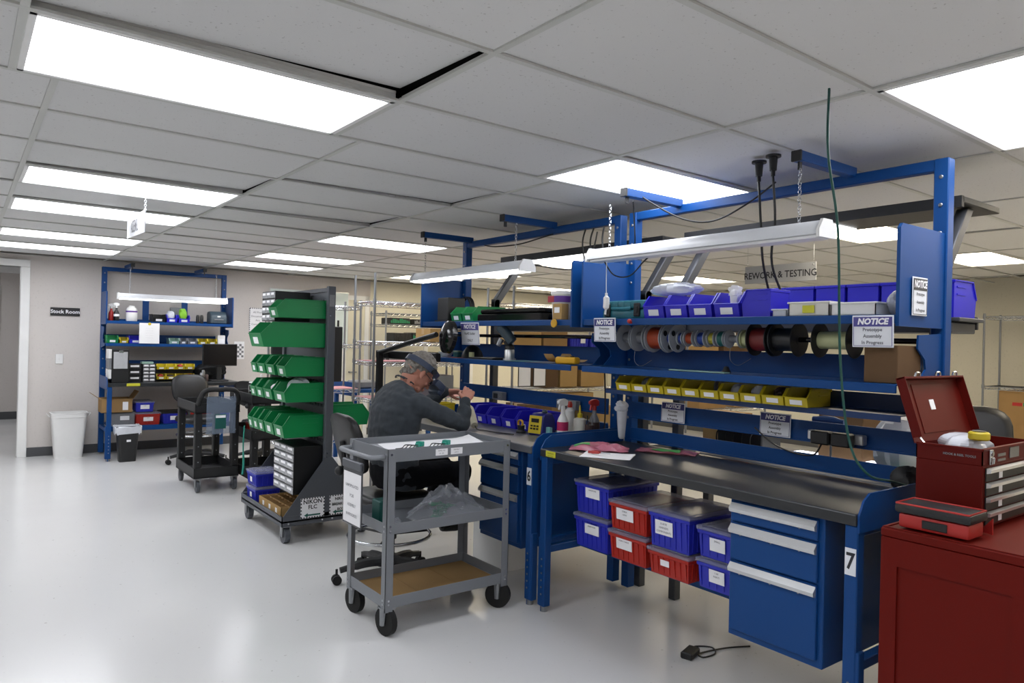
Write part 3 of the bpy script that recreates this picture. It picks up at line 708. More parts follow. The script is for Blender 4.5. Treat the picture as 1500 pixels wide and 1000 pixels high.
# green ground cord hanging from the ceiling, black outlets in the ceiling
g=G(); g.tube([(2.36,1.34,2.44),(2.31,1.31,2.2),(2.44,1.34,1.95),(2.53,1.37,1.5),(2.57,1.35,1.2),(2.63,1.31,1.08),(2.9,1.345,1.02),(3.22,1.38,.95)],.0045,8); tag(g.obj('green_ground_cord','greencord'),'thin green cord hanging from the ceiling in front of bench 7','cord')
for i,(x,y) in enumerate(((3.03,2.07),(2.98,1.96))):
    e=empty('ceiling_plug',('left one of two black plugs hanging below the ceiling over bench 7','right one of two black plugs hanging below the ceiling over bench 7')[i],'plug',(x,y,2.44),RQ)
    g=G(); g.cyl((0,0,-.002),(0,0,-.012),.035,n=18); g.cyl((0,0,-.012),(0,0,-.075),.02,.016,n=12); g.cyl((0,0,-.075),(0,0,-.10),.01,n=8); g.obj('plug_body','blackplastic',e)
    g=G(); g.tube([(0,0,-.1),(.003,.02,-.3),(-.03-.03*i,.10,-.5),(-.03,.2,-.7),(-.01,.29,-.775)],.006,8); g.obj('cord_hanging','black',e)
# ================================================================ things on bench 6
def speaker(label,c,d,rotz=RQ):
    e=empty('speaker',label,'speaker',c,rotz); w,l,h=d
    g=G(); g.bx(-w/2,w/2,0,l,.012,h,.006); g.obj('cabinet_shell','blackplastic',e)
    g=G(); g.bx(-w/2-.01,w/2+.01,-.02,l+.01,0,.012,.004); g.obj('foot_plate','black',e); return e
speaker('black speaker box on the left end of the bench 6 top shelf',(2.95,4.85,TS),(.16,.16,.19))
GG='green bins on the bench 6 top shelf'
hopper('left green bin on the bench 6 top shelf',.14,.30,.115,'bin_green',(2.955,4.665,TS),RQ,GG,.45)
hopper('right green bin on the bench 6 top shelf',.14,.30,.115,'bin_green',(2.955,4.505,TS),RQ,GG,.45)
coil('cord_coil','black cord coiled and hung on the back left post of bench 6','cord',(3.215,4.935,1.80),.085,.009,'black',3,(0,PI/2,0))
def bottle(name,label,c,prof,m,cap=None,mc='white',band=None,mb='hotpink',cat='bottle'):
    e=empty(name,label,cat,c,RQ); g=G(); g.lathe(prof,n=20); g.obj('bottle_body',m,e)
    if cap: g=G(); g.lathe(cap,n=16); g.obj('cap',mc,e)
    if band:
        z0,z1,r=band; g=G(); g.lathe([(r,z0),(r+.0006,z0),(r+.0006,z1),(r,z1)],n=20,cap=False); g.obj('label_band',mb,e)
    return e
def trigger(e,z,m='white'):
    g=G(); g.lathe([(.014,z-.03),(.014,z-.012),(.012,z)],n=12); g.prism([(-.045,z+.028),(-.045,z+.012),(-.02,z),(.02,z-.004),(.034,z+.002),(.034,z+.03),(.01,z+.042),(-.02,z+.04)],'x',-.011,.011,.003); g.prism([(-.03,z+.01),(-.038,z-.028),(-.032,z-.03),(-.018,z+.004)],'x',-.006,.006); g.obj('spray_trigger',m,e)
e=bottle('bucket','white tub with a purple and red label on the bench 6 top shelf',(3.03,3.50,TS),[(.062,0),(.072,.16),(.072,.17)],'offwhite',[(.077,.165),(.077,.185),(.05,.19)],'white',(.115,.155,.0725),'purple','tub')
g=G(); g.bx(-.06,0,-.0745,-.0695,.115,.155); g.obj('red_label','crimson',e)
carton('small brown carton in front of the white tub on the top shelf',(2.937,3.41,TS),(.085,.06,.1),RQ,'cardboard2',lab=(0,.06,.05,.035))
bag('plastic_bag','crumpled clear bag behind the white tub on the top shelf','bag',(3.19,3.50,TS),(.12,.14,.16),17,'clearbag2')
g=G(); g.cyl((2.872,3.40,1.655),(2.880,3.40,1.655),.026,n=20); tag(g.obj('yellow_dial','yellowtool'),'round yellow tag on the edge of the bench 6 top shelf','tag')
g=G(); g.bx(2.95,3.15,3.62,4.36,TS,TS+.05,.006); g.bx(2.96,3.14,3.64,4.34,TS+.051,TS+.085,.01); tag(g.obj('equipment_case','blackgloss'),'long flat black case lying on the bench 6 top shelf','case')
# middle shelf
e=empty('magnifier_lamp','black magnifier lamp on a jointed arm at the far end of bench 6','lamp',(2.69,5.40,0),0)
g=G(); g.lathe([(.11,.001),(.11,.02),(.03,.035)],n=24); g.prism([(-.035,.03),(.035,.03),(.022,1.43),(-.022,1.43)],'y',-.025,.025,.004); g.obj('lamp_post','black',e)
g=G(); g.tube([(.0,-.0,1.42),(.03,-.40,1.50),(.06,-.80,1.575)],.02,10,4); g.obj('lamp_arm','black',e)
g=G(); g.lathe([(.0,-.04),(.07,-.038),(.12,-.015),(.125,.015),(.085,.035),(.04,.045),(0,.046)],axis='x',n=28); g.obj('lamp_head','blackgloss',e,(.10,-.90,1.557),0,(0,.12,-.1))
g=G(); g.bx(.07,.115,-.78,.22,1.37,1.435,.004); g.bx(.0,.08,-.02,.02,1.38,1.42); g.obj('cross_bar','black',e)
e=empty('board_scope','grey inspection camera head on a silver base on the bench 6 middle shelf','inspection camera',(3.0,4.02,MS),RQ)
g=G(); g.lathe([(.045,.001),(.045,.012),(.036,.014),(.036,.07),(.03,.08)],n=20); g.obj('scope_base','alu',e)
g=G(); g.sph((0,0,.085),.034,n=14); g.cyl((0,0,.085),(-.02,-.03,.135),.014); g.obj('joint','blackplastic',e)
g=G(); g.cyl((.045,-.01,.13),(-.03,-.06,.235),.035,.04,n=18); g.cyl((-.03,-.06,.235),(-.035,-.064,.242),.028,n=18); g.obj('camera_head','printer',e)
g=G(); g.cyl((-.07,-.02,.15),(-.085,-.04,.10),.022,.016,n=14); g.obj('side_lens','steel',e)
g=G(); g.bx(2.91,3.12,4.10,4.40,MS,MS+.012,.002); tag(g.obj('flat_tool_tray','blackplastic'),'flat black tray left of the camera head on the middle shelf','tray')
g=G(); g.lathe([(.085,0),(.085,.012),(.07,.05),(.045,.085),(.01,.1)],(3.03,4.53,MS),n=24); tag(g.obj('black_dome','black'),'low black dome on the bench 6 middle shelf beside a tin','dome')
g=G(); g.lathe([(.02,0),(.02,.045),(.018,.046)],(2.955,4.43,MS),n=16) ; tag(g.obj('solder_tin','reelgreen'),'small pale spool of solder standing on the middle shelf','spool')
bottle('tape_dish','small teal dish beside the magnifier lamp on the middle shelf',(2.99,4.68,MS),[(.03,0),(.035,.045),(.03,.05)],'teal',[(.036,.04),(.036,.052),(.02,.053)],'mint',None,cat='dish')
bottle('white_bowl','white shallow bowl beneath the magnifier lamp on the middle shelf',(2.98,4.83,MS),[(.035,0),(.06,.035),(.062,.04),(.05,.036)],'white',None,cat='bowl')
sheet('red folder lying under the black dome on the middle shelf',(2.945,4.62,MS),.09,.22,0,'tub_red','folder','folder',.001)
sheet('light blue card at the left end of the middle shelf',(2.935,4.90,MS),.06,.12,0,'cyanpaper','card','card',.001)
sheet('turquoise folder lying flat on the bench 6 middle shelf',(2.985,3.85,MS),.2,.22,.1,'cyanpaper','folder','folder',.001)
sheet('white paper stack lying right of the turquoise folder',(2.985,3.60,MS),.2,.22,.05,'clearbag2','paper_stack','paper',.004)
sheet('curled brown paper behind the yellow meter on the middle shelf',(3.06,3.49,MS+.008),.22,.20,.3,'cardboard2','brown_paper','paper',.05)
e=empty('multimeter','yellow handheld meter lying on the bench 6 middle shelf','meter',(2.935,3.335,MS),RQ+.25)
g=G(); g.bx(-.075,.075,-.03,.04,.001,.045,.014,3); g.obj('meter_case','yellowtool',e)
g=G(); g.bx(-.055,.0,-.02,.03,.045,.048,.001); g.obj('display','blackgloss',e); g=G(); g.cyl((.035,.005,.045),(.035,.005,.052),.014); g.obj('dial','black',e)
# worktop
GV='blue bins along the back of bench 6 worktop'
for i,y in enumerate((4.53,4.36,4.185,4.01,3.835)):
    hopper('%s blue bin from the left on the bench 6 worktop'%ORD[i],.155,.26,.125,'bin_blue',(2.99,y,WT),RQ,GV,.3)
e=empty('solder_station','blue and yellow soldering station on bench 6','solder station',(2.99,3.64,WT),RQ+.2)
g=G(); g.prism([(-.07,0),(.09,0),(.08,.10),(.05,.14),(-.03,.14),(-.05,.12)],'x',-.055,.055,.008); g.obj('station_case','stationblue',e)
g=G(); g.prism([(-.073,.012),(-.056,.125),(-.053,.125),(-.069,.012)],'x',-.052,.052); g.obj('front_panel','stationyellow',e)
g=G()
for x in (-.025,.0,.025): g.box((x,-.068,.06),(.014,.006,.01)); g.box((x,-.072,.042),(.014,.006,.01))
g.box((0,-.063,.095),(.06,.006,.025)); g.obj('buttons','blackplastic',e)
g=G(); g.sph((.02,.01,.15),.018,(1.2,1,.8)); g.obj('top_knob','printer',e)
e=empty('iron_holder','brass wire tip cleaner in a coiled iron holder on bench 6','iron holder',(2.92,3.765,WT),RQ)
g=G(); g.lathe([(.032,0),(.032,.01),(.022,.02),(.026,.05)],n=18); g.obj('holder_base','blackplastic',e); g=G(); 
for k in range(4): g.tube([(.024*math.cos(2*PI*i/8),-.004*k,.062+.0+.024*math.sin(2*PI*i/8)+.0*k) for i in range(8)],.0028,6,3,True)
g.obj('coil_ring','yellowtool',e)
SB=[(.033,0),(.036,.01),(.036,.10),(.028,.125),(.014,.15),(.0135,.175)]
e=bottle('spray_bottle','white spray bottle with a pink label on bench 6',(3.02,3.46,WT),SB,'white',None,'white',(.045,.1,.0362),'hotpink'); trigger(e,.205)
bottle('squeeze_bottle','white square bottle with a yellow cap on bench 6',(3.13,3.42,WT),[(.04,0),(.042,.01),(.042,.115),(.02,.125)],'offwhite',[(.016,.125),(.018,.15),(.008,.155),(.006,.19),(.003,.205)],'stationyellow')
e=bottle('spray_bottle','grey spray bottle with a red trigger behind the yellow capped bottle',(3.2,3.36,WT),SB,'wiregray',None,'white',(.04,.1,.0362),'wirebrown'); trigger(e,.205,'redbright')
bottle('spray_bottle','plain white bottle half hidden behind the pink labelled one',(3.15,3.54,WT),[(.03,0),(.032,.16),(.014,.18)],'white',[(.015,.18),(.017,.2),(.009,.22)],'tub_red')
e=empty('tip_tin','small dark tin with pens at the right back corner of bench 6','tin',(3.12,3.315,WT),0)
g=G(); g.lathe([(.028,.0),(.03,.005),(.03,.09),(.026,.088)],n=16); g.obj('tin_body','wirebrown',e)
for k in range(4): g=G(); a=k*1.6; g.cyl((.012*math.cos(a),.012*math.sin(a),.02),(.024*math.cos(a),.024*math.sin(a),.13+.01*k),.0035,n=8); g.obj('pen',['steel','reelgreen','black','steel'][k],e)
g=G(); g.bx(2.975,3.0,3.535,3.575,WT,WT+.055,.003); tag(g.obj('small_box','cyanpaper'),'tiny pale blue box in front of the spray bottles','box')
for nm,y,l in (('grey power strip on the bench 6 back rail beside the spray bottles',3.66,.20),('grey outlet box on the bench 6 back rail behind the man\'s hands',4.46,.13)):
    e=empty('outlet_strip',nm,'power strip',(3.262,y,1.085),RQ); g=G(); g.bx(-l/2,l/2,-.045,0,0,.062,.004); g.obj('strip_body','gray',e)
    g=G(); g.bx(-l*.35,.01,-.0475,-.045,.012,.05,.001); g.obj('socket_plate','blackplastic',e)
    g=G(); g.cyl((l*.3,-.047,.03),(l*.3,-.044,.03),.006,n=8); g.obj('screw','steel',e)
# heat gun lying on the bench, yellow bin
e=empty('label_gun','beige handheld gun tool lying on bench 6 by the blue bins','tool',(2.79,4.13,WT),RQ-.35)
g=G(); g.tube([(-.17,0,.13),(-.08,-.005,.10),(.0,-.01,.05),(.06,-.012,.022)],[.018,.026,.03,.024],12); g.obj('gun_body','beige',e)
g=G(); g.tube([(-.10,0,.10),(-.13,-.02,.05),(-.14,-.03,.018)],[.018,.016,.014],10); g.obj('gun_handle','beige',e)
g=G(); g.tube([(.075,-.012,.02),(.13,-.01,.006),(.22,.03,.006),(.32,.08,.006),(.42,.16,.006)],.0045,6); g.obj('gun_cord','black',e)
hopper('yellow bin with red cable ties behind the man on bench 6',.13,.18,.12,'bin_yellow',(2.80,4.75,WT),RQ,None,0)
g=G(); g.bx(2.86,2.98,4.40,4.58,WT,WT+.13,.01); tag(g.obj('black_box','blackplastic'),'small black box between the yellow bin and the blue bins','box') if 0 else g.bm.free()
# white carton under bench 6
carton('white carton standing on the floor under bench 6','' if 0 else (3.02,4.02,0),(.42,.30,.26),RQ,'white',0,False,mark='LAB')
# ================================================================ back wall: signs, bins, bench 5
def w5(x,y,z): return (ST5[0]+x,ST5[1]+y,z)
e=empty('room_sign','black stock room sign on the back wall beside the opening','sign',(.897,WY-.005+.01,1.775),RT)
g=G(); g.bx(-.157,.157,-.008,.0,-.05,.05,.002); g.obj('sign_plate','black',e); text('lettering','Stock Room',.062,'inkwhite',e,(0,-.0086,0),bold=.0012)
e=empty('light_switch','white light switch plate under the stock room sign','light switch',(.845,WY-.005+.01,1.19),RT)
g=G(); g.bx(-.04,.04,-.007,0,-.06,.06,.003); g.obj('switch_plate','white',e); g=G(); g.bx(-.006,.006,-.015,-.007,-.012,.012,.002); g.obj('toggle','white',e)
def wastebin(label,c,w,l,h,m,rim=True,liner=None):
    e=empty('waste_bin',label,'waste bin',c,0)
    def rg(a,b,z,n=7):
        out=[];r=min(a,b)*.35
        for k,(sx,sy) in enumerate(((1,1),(-1,1),(-1,-1),(1,-1))):
            for i in range(n):
                t=PI/2*(k+i/(n-1)); out.append((sx*(a-r)+r*math.cos(t),sy*(b-r)+r*math.sin(t),z))
        return out
    g=G(); k=.76
    g.loft([rg(w/2*k,l/2*k,0),rg(w/2*.97,l/2*.97,h-.06),rg(w/2,l/2,h-.055),rg(w/2,l/2,h-.01),rg(w/2*1.04,l/2*1.04,h-.008),rg(w/2*1.04,l/2*1.04,h),rg(w/2*.95,l/2*.95,h),rg(w/2*k*.97,l/2*k*.97,.012)],True)
    g.obj('bin_body',m,e)
    return e,rg
e,rg=wastebin('white plastic waste bin by the back wall below the light switch',(.94,10.245,0),.38,.3,.545,'white')
g=G()
for s in (-1,1): g.tube([(s*.20,-.05,.50),(s*.225,-.05,.53),(s*.225,.05,.53),(s*.20,.05,.50)],.006,6,2)
g.obj('bin_handles','white',e)
e,rg=wastebin('black waste bin with a clear liner beside the bench 5 leg',(1.485,9.60,0),.235,.2,.40,'black')
g=G(); rd=random.Random(5); A=rg(.137,.11,.405); 
rings=[[(x*.9,y*.9,.36) for x,y,z in A],[(x*.97,y*.97,.42+rd.uniform(-.01,.012)) for x,y,z in A],[(x*1.06,y*1.06,.42+rd.uniform(-.012,.012)) for x,y,z in A],[(x*1.03,y*1.03,.33+rd.uniform(-.02,.02)) for x,y,z in A]]
g.loft(rings,False); g.obj('bin_liner','clearbag2',e,angle=15)
g=G(); g.bx(-.02,.025,-.1,-.0965,.24,.265); g.obj('label_sticker','paper',e)
# bench 5 top shelf
T5=1.679; M5=1.4035
e=bottle('spray_bottle','red spray bottle at the left end of the bench 5 top shelf',w5(.075,.40,T5),SB,'redbright'); trigger(e,.205); e.scale=(.85,.85,.85)
e=bottle('spray_bottle','dark spray bottle with a white trigger on the bench 5 top shelf',w5(.125,.35,T5),SB,'black',None,'white',(.06,.09,.0362),'paper'); trigger(e,.205); e.scale=(.9,.9,.9)
bottle('jug','white plastic jug with a purple label on the bench 5 top shelf',w5(.30,.40,T5),[(.06,0),(.065,.01),(.065,.14),(.05,.17)],'white',[(.035,.17),(.035,.19),(.02,.195)],'white',(.11,.13,.0655),'purple','jug')
hopper('black bin between the jug and the blue bins on the bench 5 top shelf',.145,.22,.10,'black',w5(.60,.32,T5),0,None,.5)
hopper('left blue bin holding clear parts on the bench 5 top shelf',.12,.22,.10,'bin_blue',w5(.755,.32,T5),0,None,.55)
hopper('right blue bin with a lime green tag on the bench 5 top shelf',.13,.22,.10,'bin_blue',w5(.90,.32,T5),0,None,.55)
bag('parts_pile','clear parts piled in the left blue bin on the bench 5 top shelf','parts',w5(.755,.45,T5+.005),(.10,.14,.14),23,'clearbag2')
bag('lime_tag','lime green tangle on the right blue bin on the bench 5 top shelf','tag',w5(.90,.43,T5+.005),(.09,.09,.17),24,'limegreen')
g=G(); g.bx(1.27+.78,1.27+.92,10.20,10.26,T5,T5+.20,.004); tag(g.obj('gray_device','gray'),'grey box standing behind the blue bins on the bench 5 top shelf','device')
for i,x in enumerate((1.075,1.125)): bottle('canister',('left','right')[i]+' small black canister beside the label printer',w5(x,.38,T5),[(.02,0),(.021,.01),(.021,.085),(.015,.105),(.014,.11)],'black',cat='canister')
e=empty('label_printer','dark grey label printer at the right end of the bench 5 top shelf','printer',w5(1.33,.33,T5),0)
g=G(); g.prism([(0,0),(.21,0),(.21,.13),(.18,.165),(.06,.165),(.0,.10)],'x',-.105,.105,.012); g.obj('printer_case','printer',e)
g=G(); g.bx(-.06,.06,-.006,.004,.05,.062); g.obj('paper_slot','steel',e); g=G(); g.bx(-.02,.02,.0,.012,.085,.105,.002); g.obj('badge','white',e)
# bench 5 middle shelf
for i,(x,w,m,l) in enumerate(((.088,.12,'bin_green','green bin at the left end of the bench 5 middle shelf'),(.213,.09,'bin_yellow','yellow bin beside the green one on the bench 5 middle shelf'),(.34,.135,'bin_blue','wide blue bin holding white packets on the bench 5 middle shelf'),(.472,.10,'bin_blue','blue bin half hidden behind the hanging paper on bench 5'),(.79,.115,'mint','pale green bin right of the hanging paper on bench 5'),(.90,.075,'gray','narrow grey bin on the bench 5 middle shelf'),(1.01,.115,'gray','wide grey bin on the bench 5 middle shelf'),(1.135,.11,'bin_yellow','left one of two yellow bins by the white carton on bench 5'),(1.255,.11,'bin_yellow','right one of two yellow bins by the white carton on bench 5'))):
    hopper(l,w,.2,.075 if i not in (0,2,3) else .095,m,w5(x,.33,M5),0,None,.5)
carton('white carton at the right end of the bench 5 middle shelf',w5(1.375,.42,M5),(.095,.12,.125),0,'white',lab=(0,.05,.06,.05),tape=False)
e=empty('hanging_paper','white paper sheet hung from the bench 5 top shelf by a yellow clip','paper',w5(.485,.277,1.535),0)
g=G(); g.bx(-.115,.115,-.0015,0,-.13,.125); g.obj('paper_sheet','paper',e); g=G(); g.lathe([(0,-.006),(.018,-.005),(.018,-.002),(0,-.0018)],(0,0,.115),'y',16); g.obj('clip','stationyellow',e)
for i in range(5): text('wording','— — — —  — —',.011,'inkgray',e,(0,-.0022,.06-.03*i))
# bench 5 worktop
W5=WT
e=empty('file_holder','black file holder with a clear clipboard on the left end of bench 5','file holder',w5(.135,.02,W5),0)
g=G(); g.bx(-.09,.09,0,.3,0,.40,.004); g.obj('holder_body','black',e); g=G(); g.bx(-.075,.075,-.006,0,.17,.37,.003); g.obj('clipboard','cleardrawer',e); g=G(); g.bx(-.02,.03,-.01,-.006,.36,.385,.002); g.obj('clip','chrome',e)
for k in range(3):
    g=G(); g.bx(-.12,-.092,.02,.26,.05+.12*k,.16+.12*k,.002); g.obj('file_pocket',['white','wiregray','white'][k],e)
def drawers(label,c,rotz,w,d,h,nx,nz,front,m='black',hm=True,gap=.004):
    e=empty('drawer_organizer',label,'drawer organizer',c,rotz)
    g=G(); t=.005; g.bx(-w/2,w/2,.01,d,0,h,.003); g.bx(-w/2,-w/2+t,0,.012,0,h); g.bx(w/2-t,w/2,0,.012,0,h); g.bx(-w/2,w/2,0,.012,0,t); g.bx(-w/2,w/2,0,.012,h-t,h)
    for k in range(1,nz): g.bx(-w/2,w/2,.002,.012,h*k/nz-.003,h*k/nz+.003)
    g.obj('organizer_frame',m,e)
    cw=(w-2*t)/nx; ch=h/nz
    def b(q):
        q.bx(-cw/2+gap,cw/2-gap,-.004,.012,gap+.002,ch-gap-.003,.002); q.bx(-cw*.3,cw*.3,-.012,-.004,ch*.28,ch*.40,.002)
        q.mi=1; q.bx(-cw*.32,cw*.32,-.0048,-.004,ch*.5,ch*.8)
    for i in range(nx):
        for k in range(nz): cached(('dr',cw,ch,front),'drawer',b,[front,'paper'],e,(-w/2+t+cw*(i+.5),0,ch*k))
    return e
drawers('dark drawer unit with silver pulls left of the white handled drawers on bench 5',w5(.315,.18,W5),0,.158,.22,.22,1,3,'blackplastic')
drawers('black drawer unit with ten white handles on bench 5',w5(.472,.16,W5),0,.148,.22,.22,2,5,'cleardrawer')
g=G(); g.bx(1.27+.40,1.27+.53,9.86,9.98,W5+.22,W5+.245,.002); tag(g.obj('small_tray','mint'),'small pale tray on top of the ten drawer unit','tray')
g=G(); g.bx(.56,1.02,.352,.362,W5+.0,W5+.22,.002); g.bx(.548,.556,.2,.35,W5,W5+.05,.002); g.bx(1.03,1.038,.2,.35,W5,W5+.05,.002); g.bx(.548,1.038,.345,.362,W5,W5+.05); o=g.obj('louvred_board','black',None,(ST5[0],ST5[1],0)); tag(o,'black louvred panel carrying two rows of yellow bins on bench 5','board')
FB=[['tub_red','tub_red','wirebrown','tub_red'],['black','tub_yel','redbright','black']]
for r in range(2):
    for i in range(4):
        hopper('%s yellow bin of the %s row on the bench 5 board'%(ORD[i],('lower','upper')[r]),.105,.118,.068,'bin_yellow',w5(.625+.112*i,.225,W5+.025+.125*r),0,'yellow bins on the bench 5 panel',.5)
        if (r,i) in ((0,0),(0,3),(1,2)): bag('red_parts','red parts in the %s yellow bin of the %s row on bench 5'%(ORD[i],('lower','upper')[r]),'parts',w5(.625+.112*i,.285,W5+.031+.125*r),(.065,.055,.055),40+i+r,'redbright')
        elif (r,i)==(0,1): bag('dark_parts','dark parts in the second yellow bin of the lower row on bench 5','parts',w5(.625+.112*i,.285,W5+.031),(.08,.06,.05),40+i+r,'wirebrown')
e=empty('monitor','black computer monitor at the right end of bench 5','monitor',w5(1.285,.06,W5),0)
g=G(); g.bx(-.215,.215,0,.03,.20,.485,.006); g.obj('screen_housing','blackplastic',e); g=G(); g.bx(-.205,.205,-.002,.0,.212,.475); g.obj('screen','screen',e)
g=G(); g.bx(-.03,.03,.03,.06,.02,.32,.005); g.bx(-.11,.11,-.02,.16,0,.018,.006); g.obj('monitor_stand','blackplastic',e)
bag('equipment_pile','dark bag of equipment behind the monitor on bench 5','bag',w5(1.25,.47,W5),(.36,.2,.2),55,'blackplastic',0,.2)
for k,(x,y,h,m) in enumerate(((1.13,.09,.09,'wirebrown'),(1.115,.20,.14,'steel'),(1.07,.10,.11,'steel'))): bottle('small_jar',['brown jar in front of the dark bag on bench 5','tall steel can behind the monitor stand on bench 5','short steel can beside the tall one on bench 5'][k],w5(x,y,W5),[(.022,0),(.024,.01),(.024,h*.8),(.016,h)],m,cat='jar')
# under bench 5
carton('open brown carton on the left end of the bench 5 lower shelf',w5(.13,.32,.56),(.33,.30,.17),0,'cardboard',1,lab=(.09,.08,.06,.1))
carton('white carton under the open brown one below bench 5',w5(.20,.33,.399),(.26,.26,.155),0,'wiregray',lab=(.02,.09,.10,.05),tape=False)
tub('red container beside the white carton below bench 5',.27,.34,.155,'tub_red',w5(.475,.16,.399),0,None,(0,.07,.11,.05),['PARTS'])
tub('blue container on top of the red one below bench 5',.2,.3,.135,'tub_blue',w5(.44,.19,.558),0,None,(0,.06,.1,.05),['CABLES'])
tub('dark blue container in the middle below bench 5',.27,.34,.15,'tub_blue',w5(.78,.18,.399),0,None,(0,.07,.1,.05),[],True,True)
tub('red container behind the black cart below bench 5',.27,.34,.155,'tub_red',w5(1.09,.16,.399),0,None,(.06,.07,.09,.05))
tub('blue container at the right end below bench 5',.2,.34,.155,'tub_blue',w5(1.352,.16,.399),0,None,(0,.07,.09,.05))

def poster(label,x,z,w,h,lines,border=True,m='paper'):
    e=empty('wall_poster',label,'poster',(x,WY-.004-.0+ x*RT,z),RT)
    g=G(); g.bx(-w/2,w/2,-.003,0,-h/2,h/2); g.obj('poster_sheet',m,e)
    if border:
        g=G(); n=int(w/.03)
        for i in range(n):
            for s in (-1,1): g.bx(-w/2+w*(i+.2)/n,-w/2+w*(i+.7)/n,-.0045,-.003,s*h/2,s*(h/2-.012))
        n=int(h/.03)
        for i in range(n):
            for s in (-1,1): g.bx(s*w/2,s*(w/2-.012),-.0045,-.003,-h/2+h*(i+.2)/n,-h/2+h*(i+.7)/n)
        g.obj('dashed_border','ink',e)
    for i,l in enumerate(lines): text('wording',l,h*.11,'inkgray',e,(0,-.004,h*.32-h*.16*i))
    return e
poster('white wall notice with a dashed border left of the green bin rack',3.27,1.755,.24,.36,['All Prod','Documents','Are','Controlled','In','System'])
poster('checkered calibration chart on the wall right of the bench 5 monitor',3.02,1.32,.14,.25,[],False)
e=[o for o in bpy.data.objects if o.get('label','').startswith('checkered')][0]
g=G()
for i in range(4):
    for j in range(6):
        if (i+j)%2: g.bx(-.06+.03*i,-.03+.03*i,-.0045,-.003,-.10+.032*j,-.07+.032*j)
g.obj('printed_squares','wiregray',e)
# whiteboard
e=empty('whiteboard','pale glass whiteboard on the back wall behind the green bin rack','whiteboard',(4.05,WY-.012+.057,1.72),RT)
g=G(); g.bx(-.62,.62,-.015,.0,-.38,.52,.003); g.obj('board_frame','alu',e); g=G(); g.bx(-.605,.605,-.0175,-.015,-.365,.505); g.obj('writing_surface','whiteboard',e)
# hanging ceiling sign over the aisle
e=empty('hanging_sign','white ASSEMBLY sign hanging on chains from the ceiling over the aisle','sign',(.865,5.46,2.267),0.0,None,(0,.072,-1.638))
g=G(); g.bx(-.578,.578,-.003,.003,-.071,.071,.002); g.obj('sign_board','signwhite',e); text('lettering','ASSEMBLY',.12,'inkgray',e,(0,-.0036,-.005),bold=.001)
for s in (-1,1):
    g=G(); chain(g,(s*.56,0,.06),(s*.57-.012,0,.174+s*.041),8 if s<0 else 12,.006); g.obj('chain','chrome',e)
# ---------------------------------------------------------------- chairs
def task_chair(label,c,rotz,seat=.56,backz=(.72,1.08),ring=.30,sw=.48,a0=.5,rr=.24):
    """faces local -y"""
    e=empty('task_chair',label,'chair',c,rotz)
    g=G()
    def pad(w,d,z0,z1,y0,n=20):
        rings=[]
        for (k,z) in ((.82,z0),(.97,z0+.012),(1,z0+.035),(1,z1-.03),(.96,z1-.008),(.8,z1)):
            rings.append([(math.copysign(abs(math.cos(2*PI*i/n))**.55,math.cos(2*PI*i/n))*w/2*k,y0+math.copysign(abs(math.sin(2*PI*i/n))**.55,math.sin(2*PI*i/n))*d/2*k,z) for i in range(n)])
        g.loft(rings)
    pad(sw,.46,seat-.075,seat,0); g.obj('seat','vinyl',e,angle=60)
    z0,z1=backz; h=z1-z0; g=G(); n=22
    for sgn in (1,):
        rings=[]
        for k,(q,t) in enumerate(((.8,-.035),(.97,-.022),(1,.0),(.97,.02),(.8,.03))):
            r=[]
            for i in range(n):
                a=2*PI*i/n; x=math.copysign(abs(math.cos(a))**.6,math.cos(a))*sw*.46*q; z=(z0+z1)/2+math.copysign(abs(math.sin(a))**.6,math.sin(a))*h/2*q
                r.append((x,.245+t+.10*(z-z0)/h*1.0-.25*x*x,z))
            rings.append(r)
        g.loft(rings)
    g.obj('backrest','vinyl',e,angle=60)
    g=G(); g.tube([(0,.02,seat-.09),(0,.22,seat-.085),(0,.30,seat),(0,.315,z0+.05),(0,.33,z0+.2)],.017,8); g.sph((0,.345,z0+.02),.03,n=10); g.obj('back_support','blackplastic',e)
    g=G(); g.bx(-.09,.09,-.11,.11,seat-.10,seat-.074,.006); g.obj('seat_plate','blackplastic',e)
    g=G(); g.cyl((0,0,.10),(0,0,seat-.10),.022,n=14); g.cyl((0,0,.08),(0,0,seat*.6),.034,n=14); g.obj('gas_column','blackplastic',e)
    if ring:
        g=G(); g.tube([(rr*math.cos(2*PI*i/16),rr*math.sin(2*PI*i/16),ring) for i in range(16)],.011,8,2,True)
        g.obj('foot_ring','chrome',e,angle=60)
        g=G()
        for k in range(3):
            a=2*PI*k/3+.4; g.cyl((.03*math.cos(a),.03*math.sin(a),ring),((rr-.005)*math.cos(a),(rr-.005)*math.sin(a),ring),.008,n=8)
        g.cyl((0,0,ring-.025),(0,0,ring+.025),.045,n=14); g.obj('ring_spokes','blackplastic',e)
    for k in range(5):
        a=2*PI*k/5+a0; u,v=math.cos(a),math.sin(a)
        g=G(); g.tube([(.02*u,.02*v,.115),(.15*u,.15*v,.115),(.31*u,.31*v,.085)],[.038,.03,.02],8); arm=g.obj('base_arm','blackplastic',e)
        g=G(); x,y=.33*u,.33*v
        for s in (-1,1): g.cyl((x-s*.006*v,y+s*.006*u,.03),(x-s*.026*v,y+s*.026*u,.03),.029,n=16)
        g.cyl((x,y,.03),(x,y,.095),.008,n=8); g.obj('caster','blackrubber',arm)
    return e
task_chair('black task chair pulled up to bench 5 at the back wall',(2.17,9.1,0),.15,.56,(.70,1.04),.34)
task_chair('black task chair half hidden behind the green bin rack',(2.87,8.82,0),2.2,.52,(.68,1.0),0)
def caster(g,x,y,r,w=.03,a=0,plate=None):
    pass
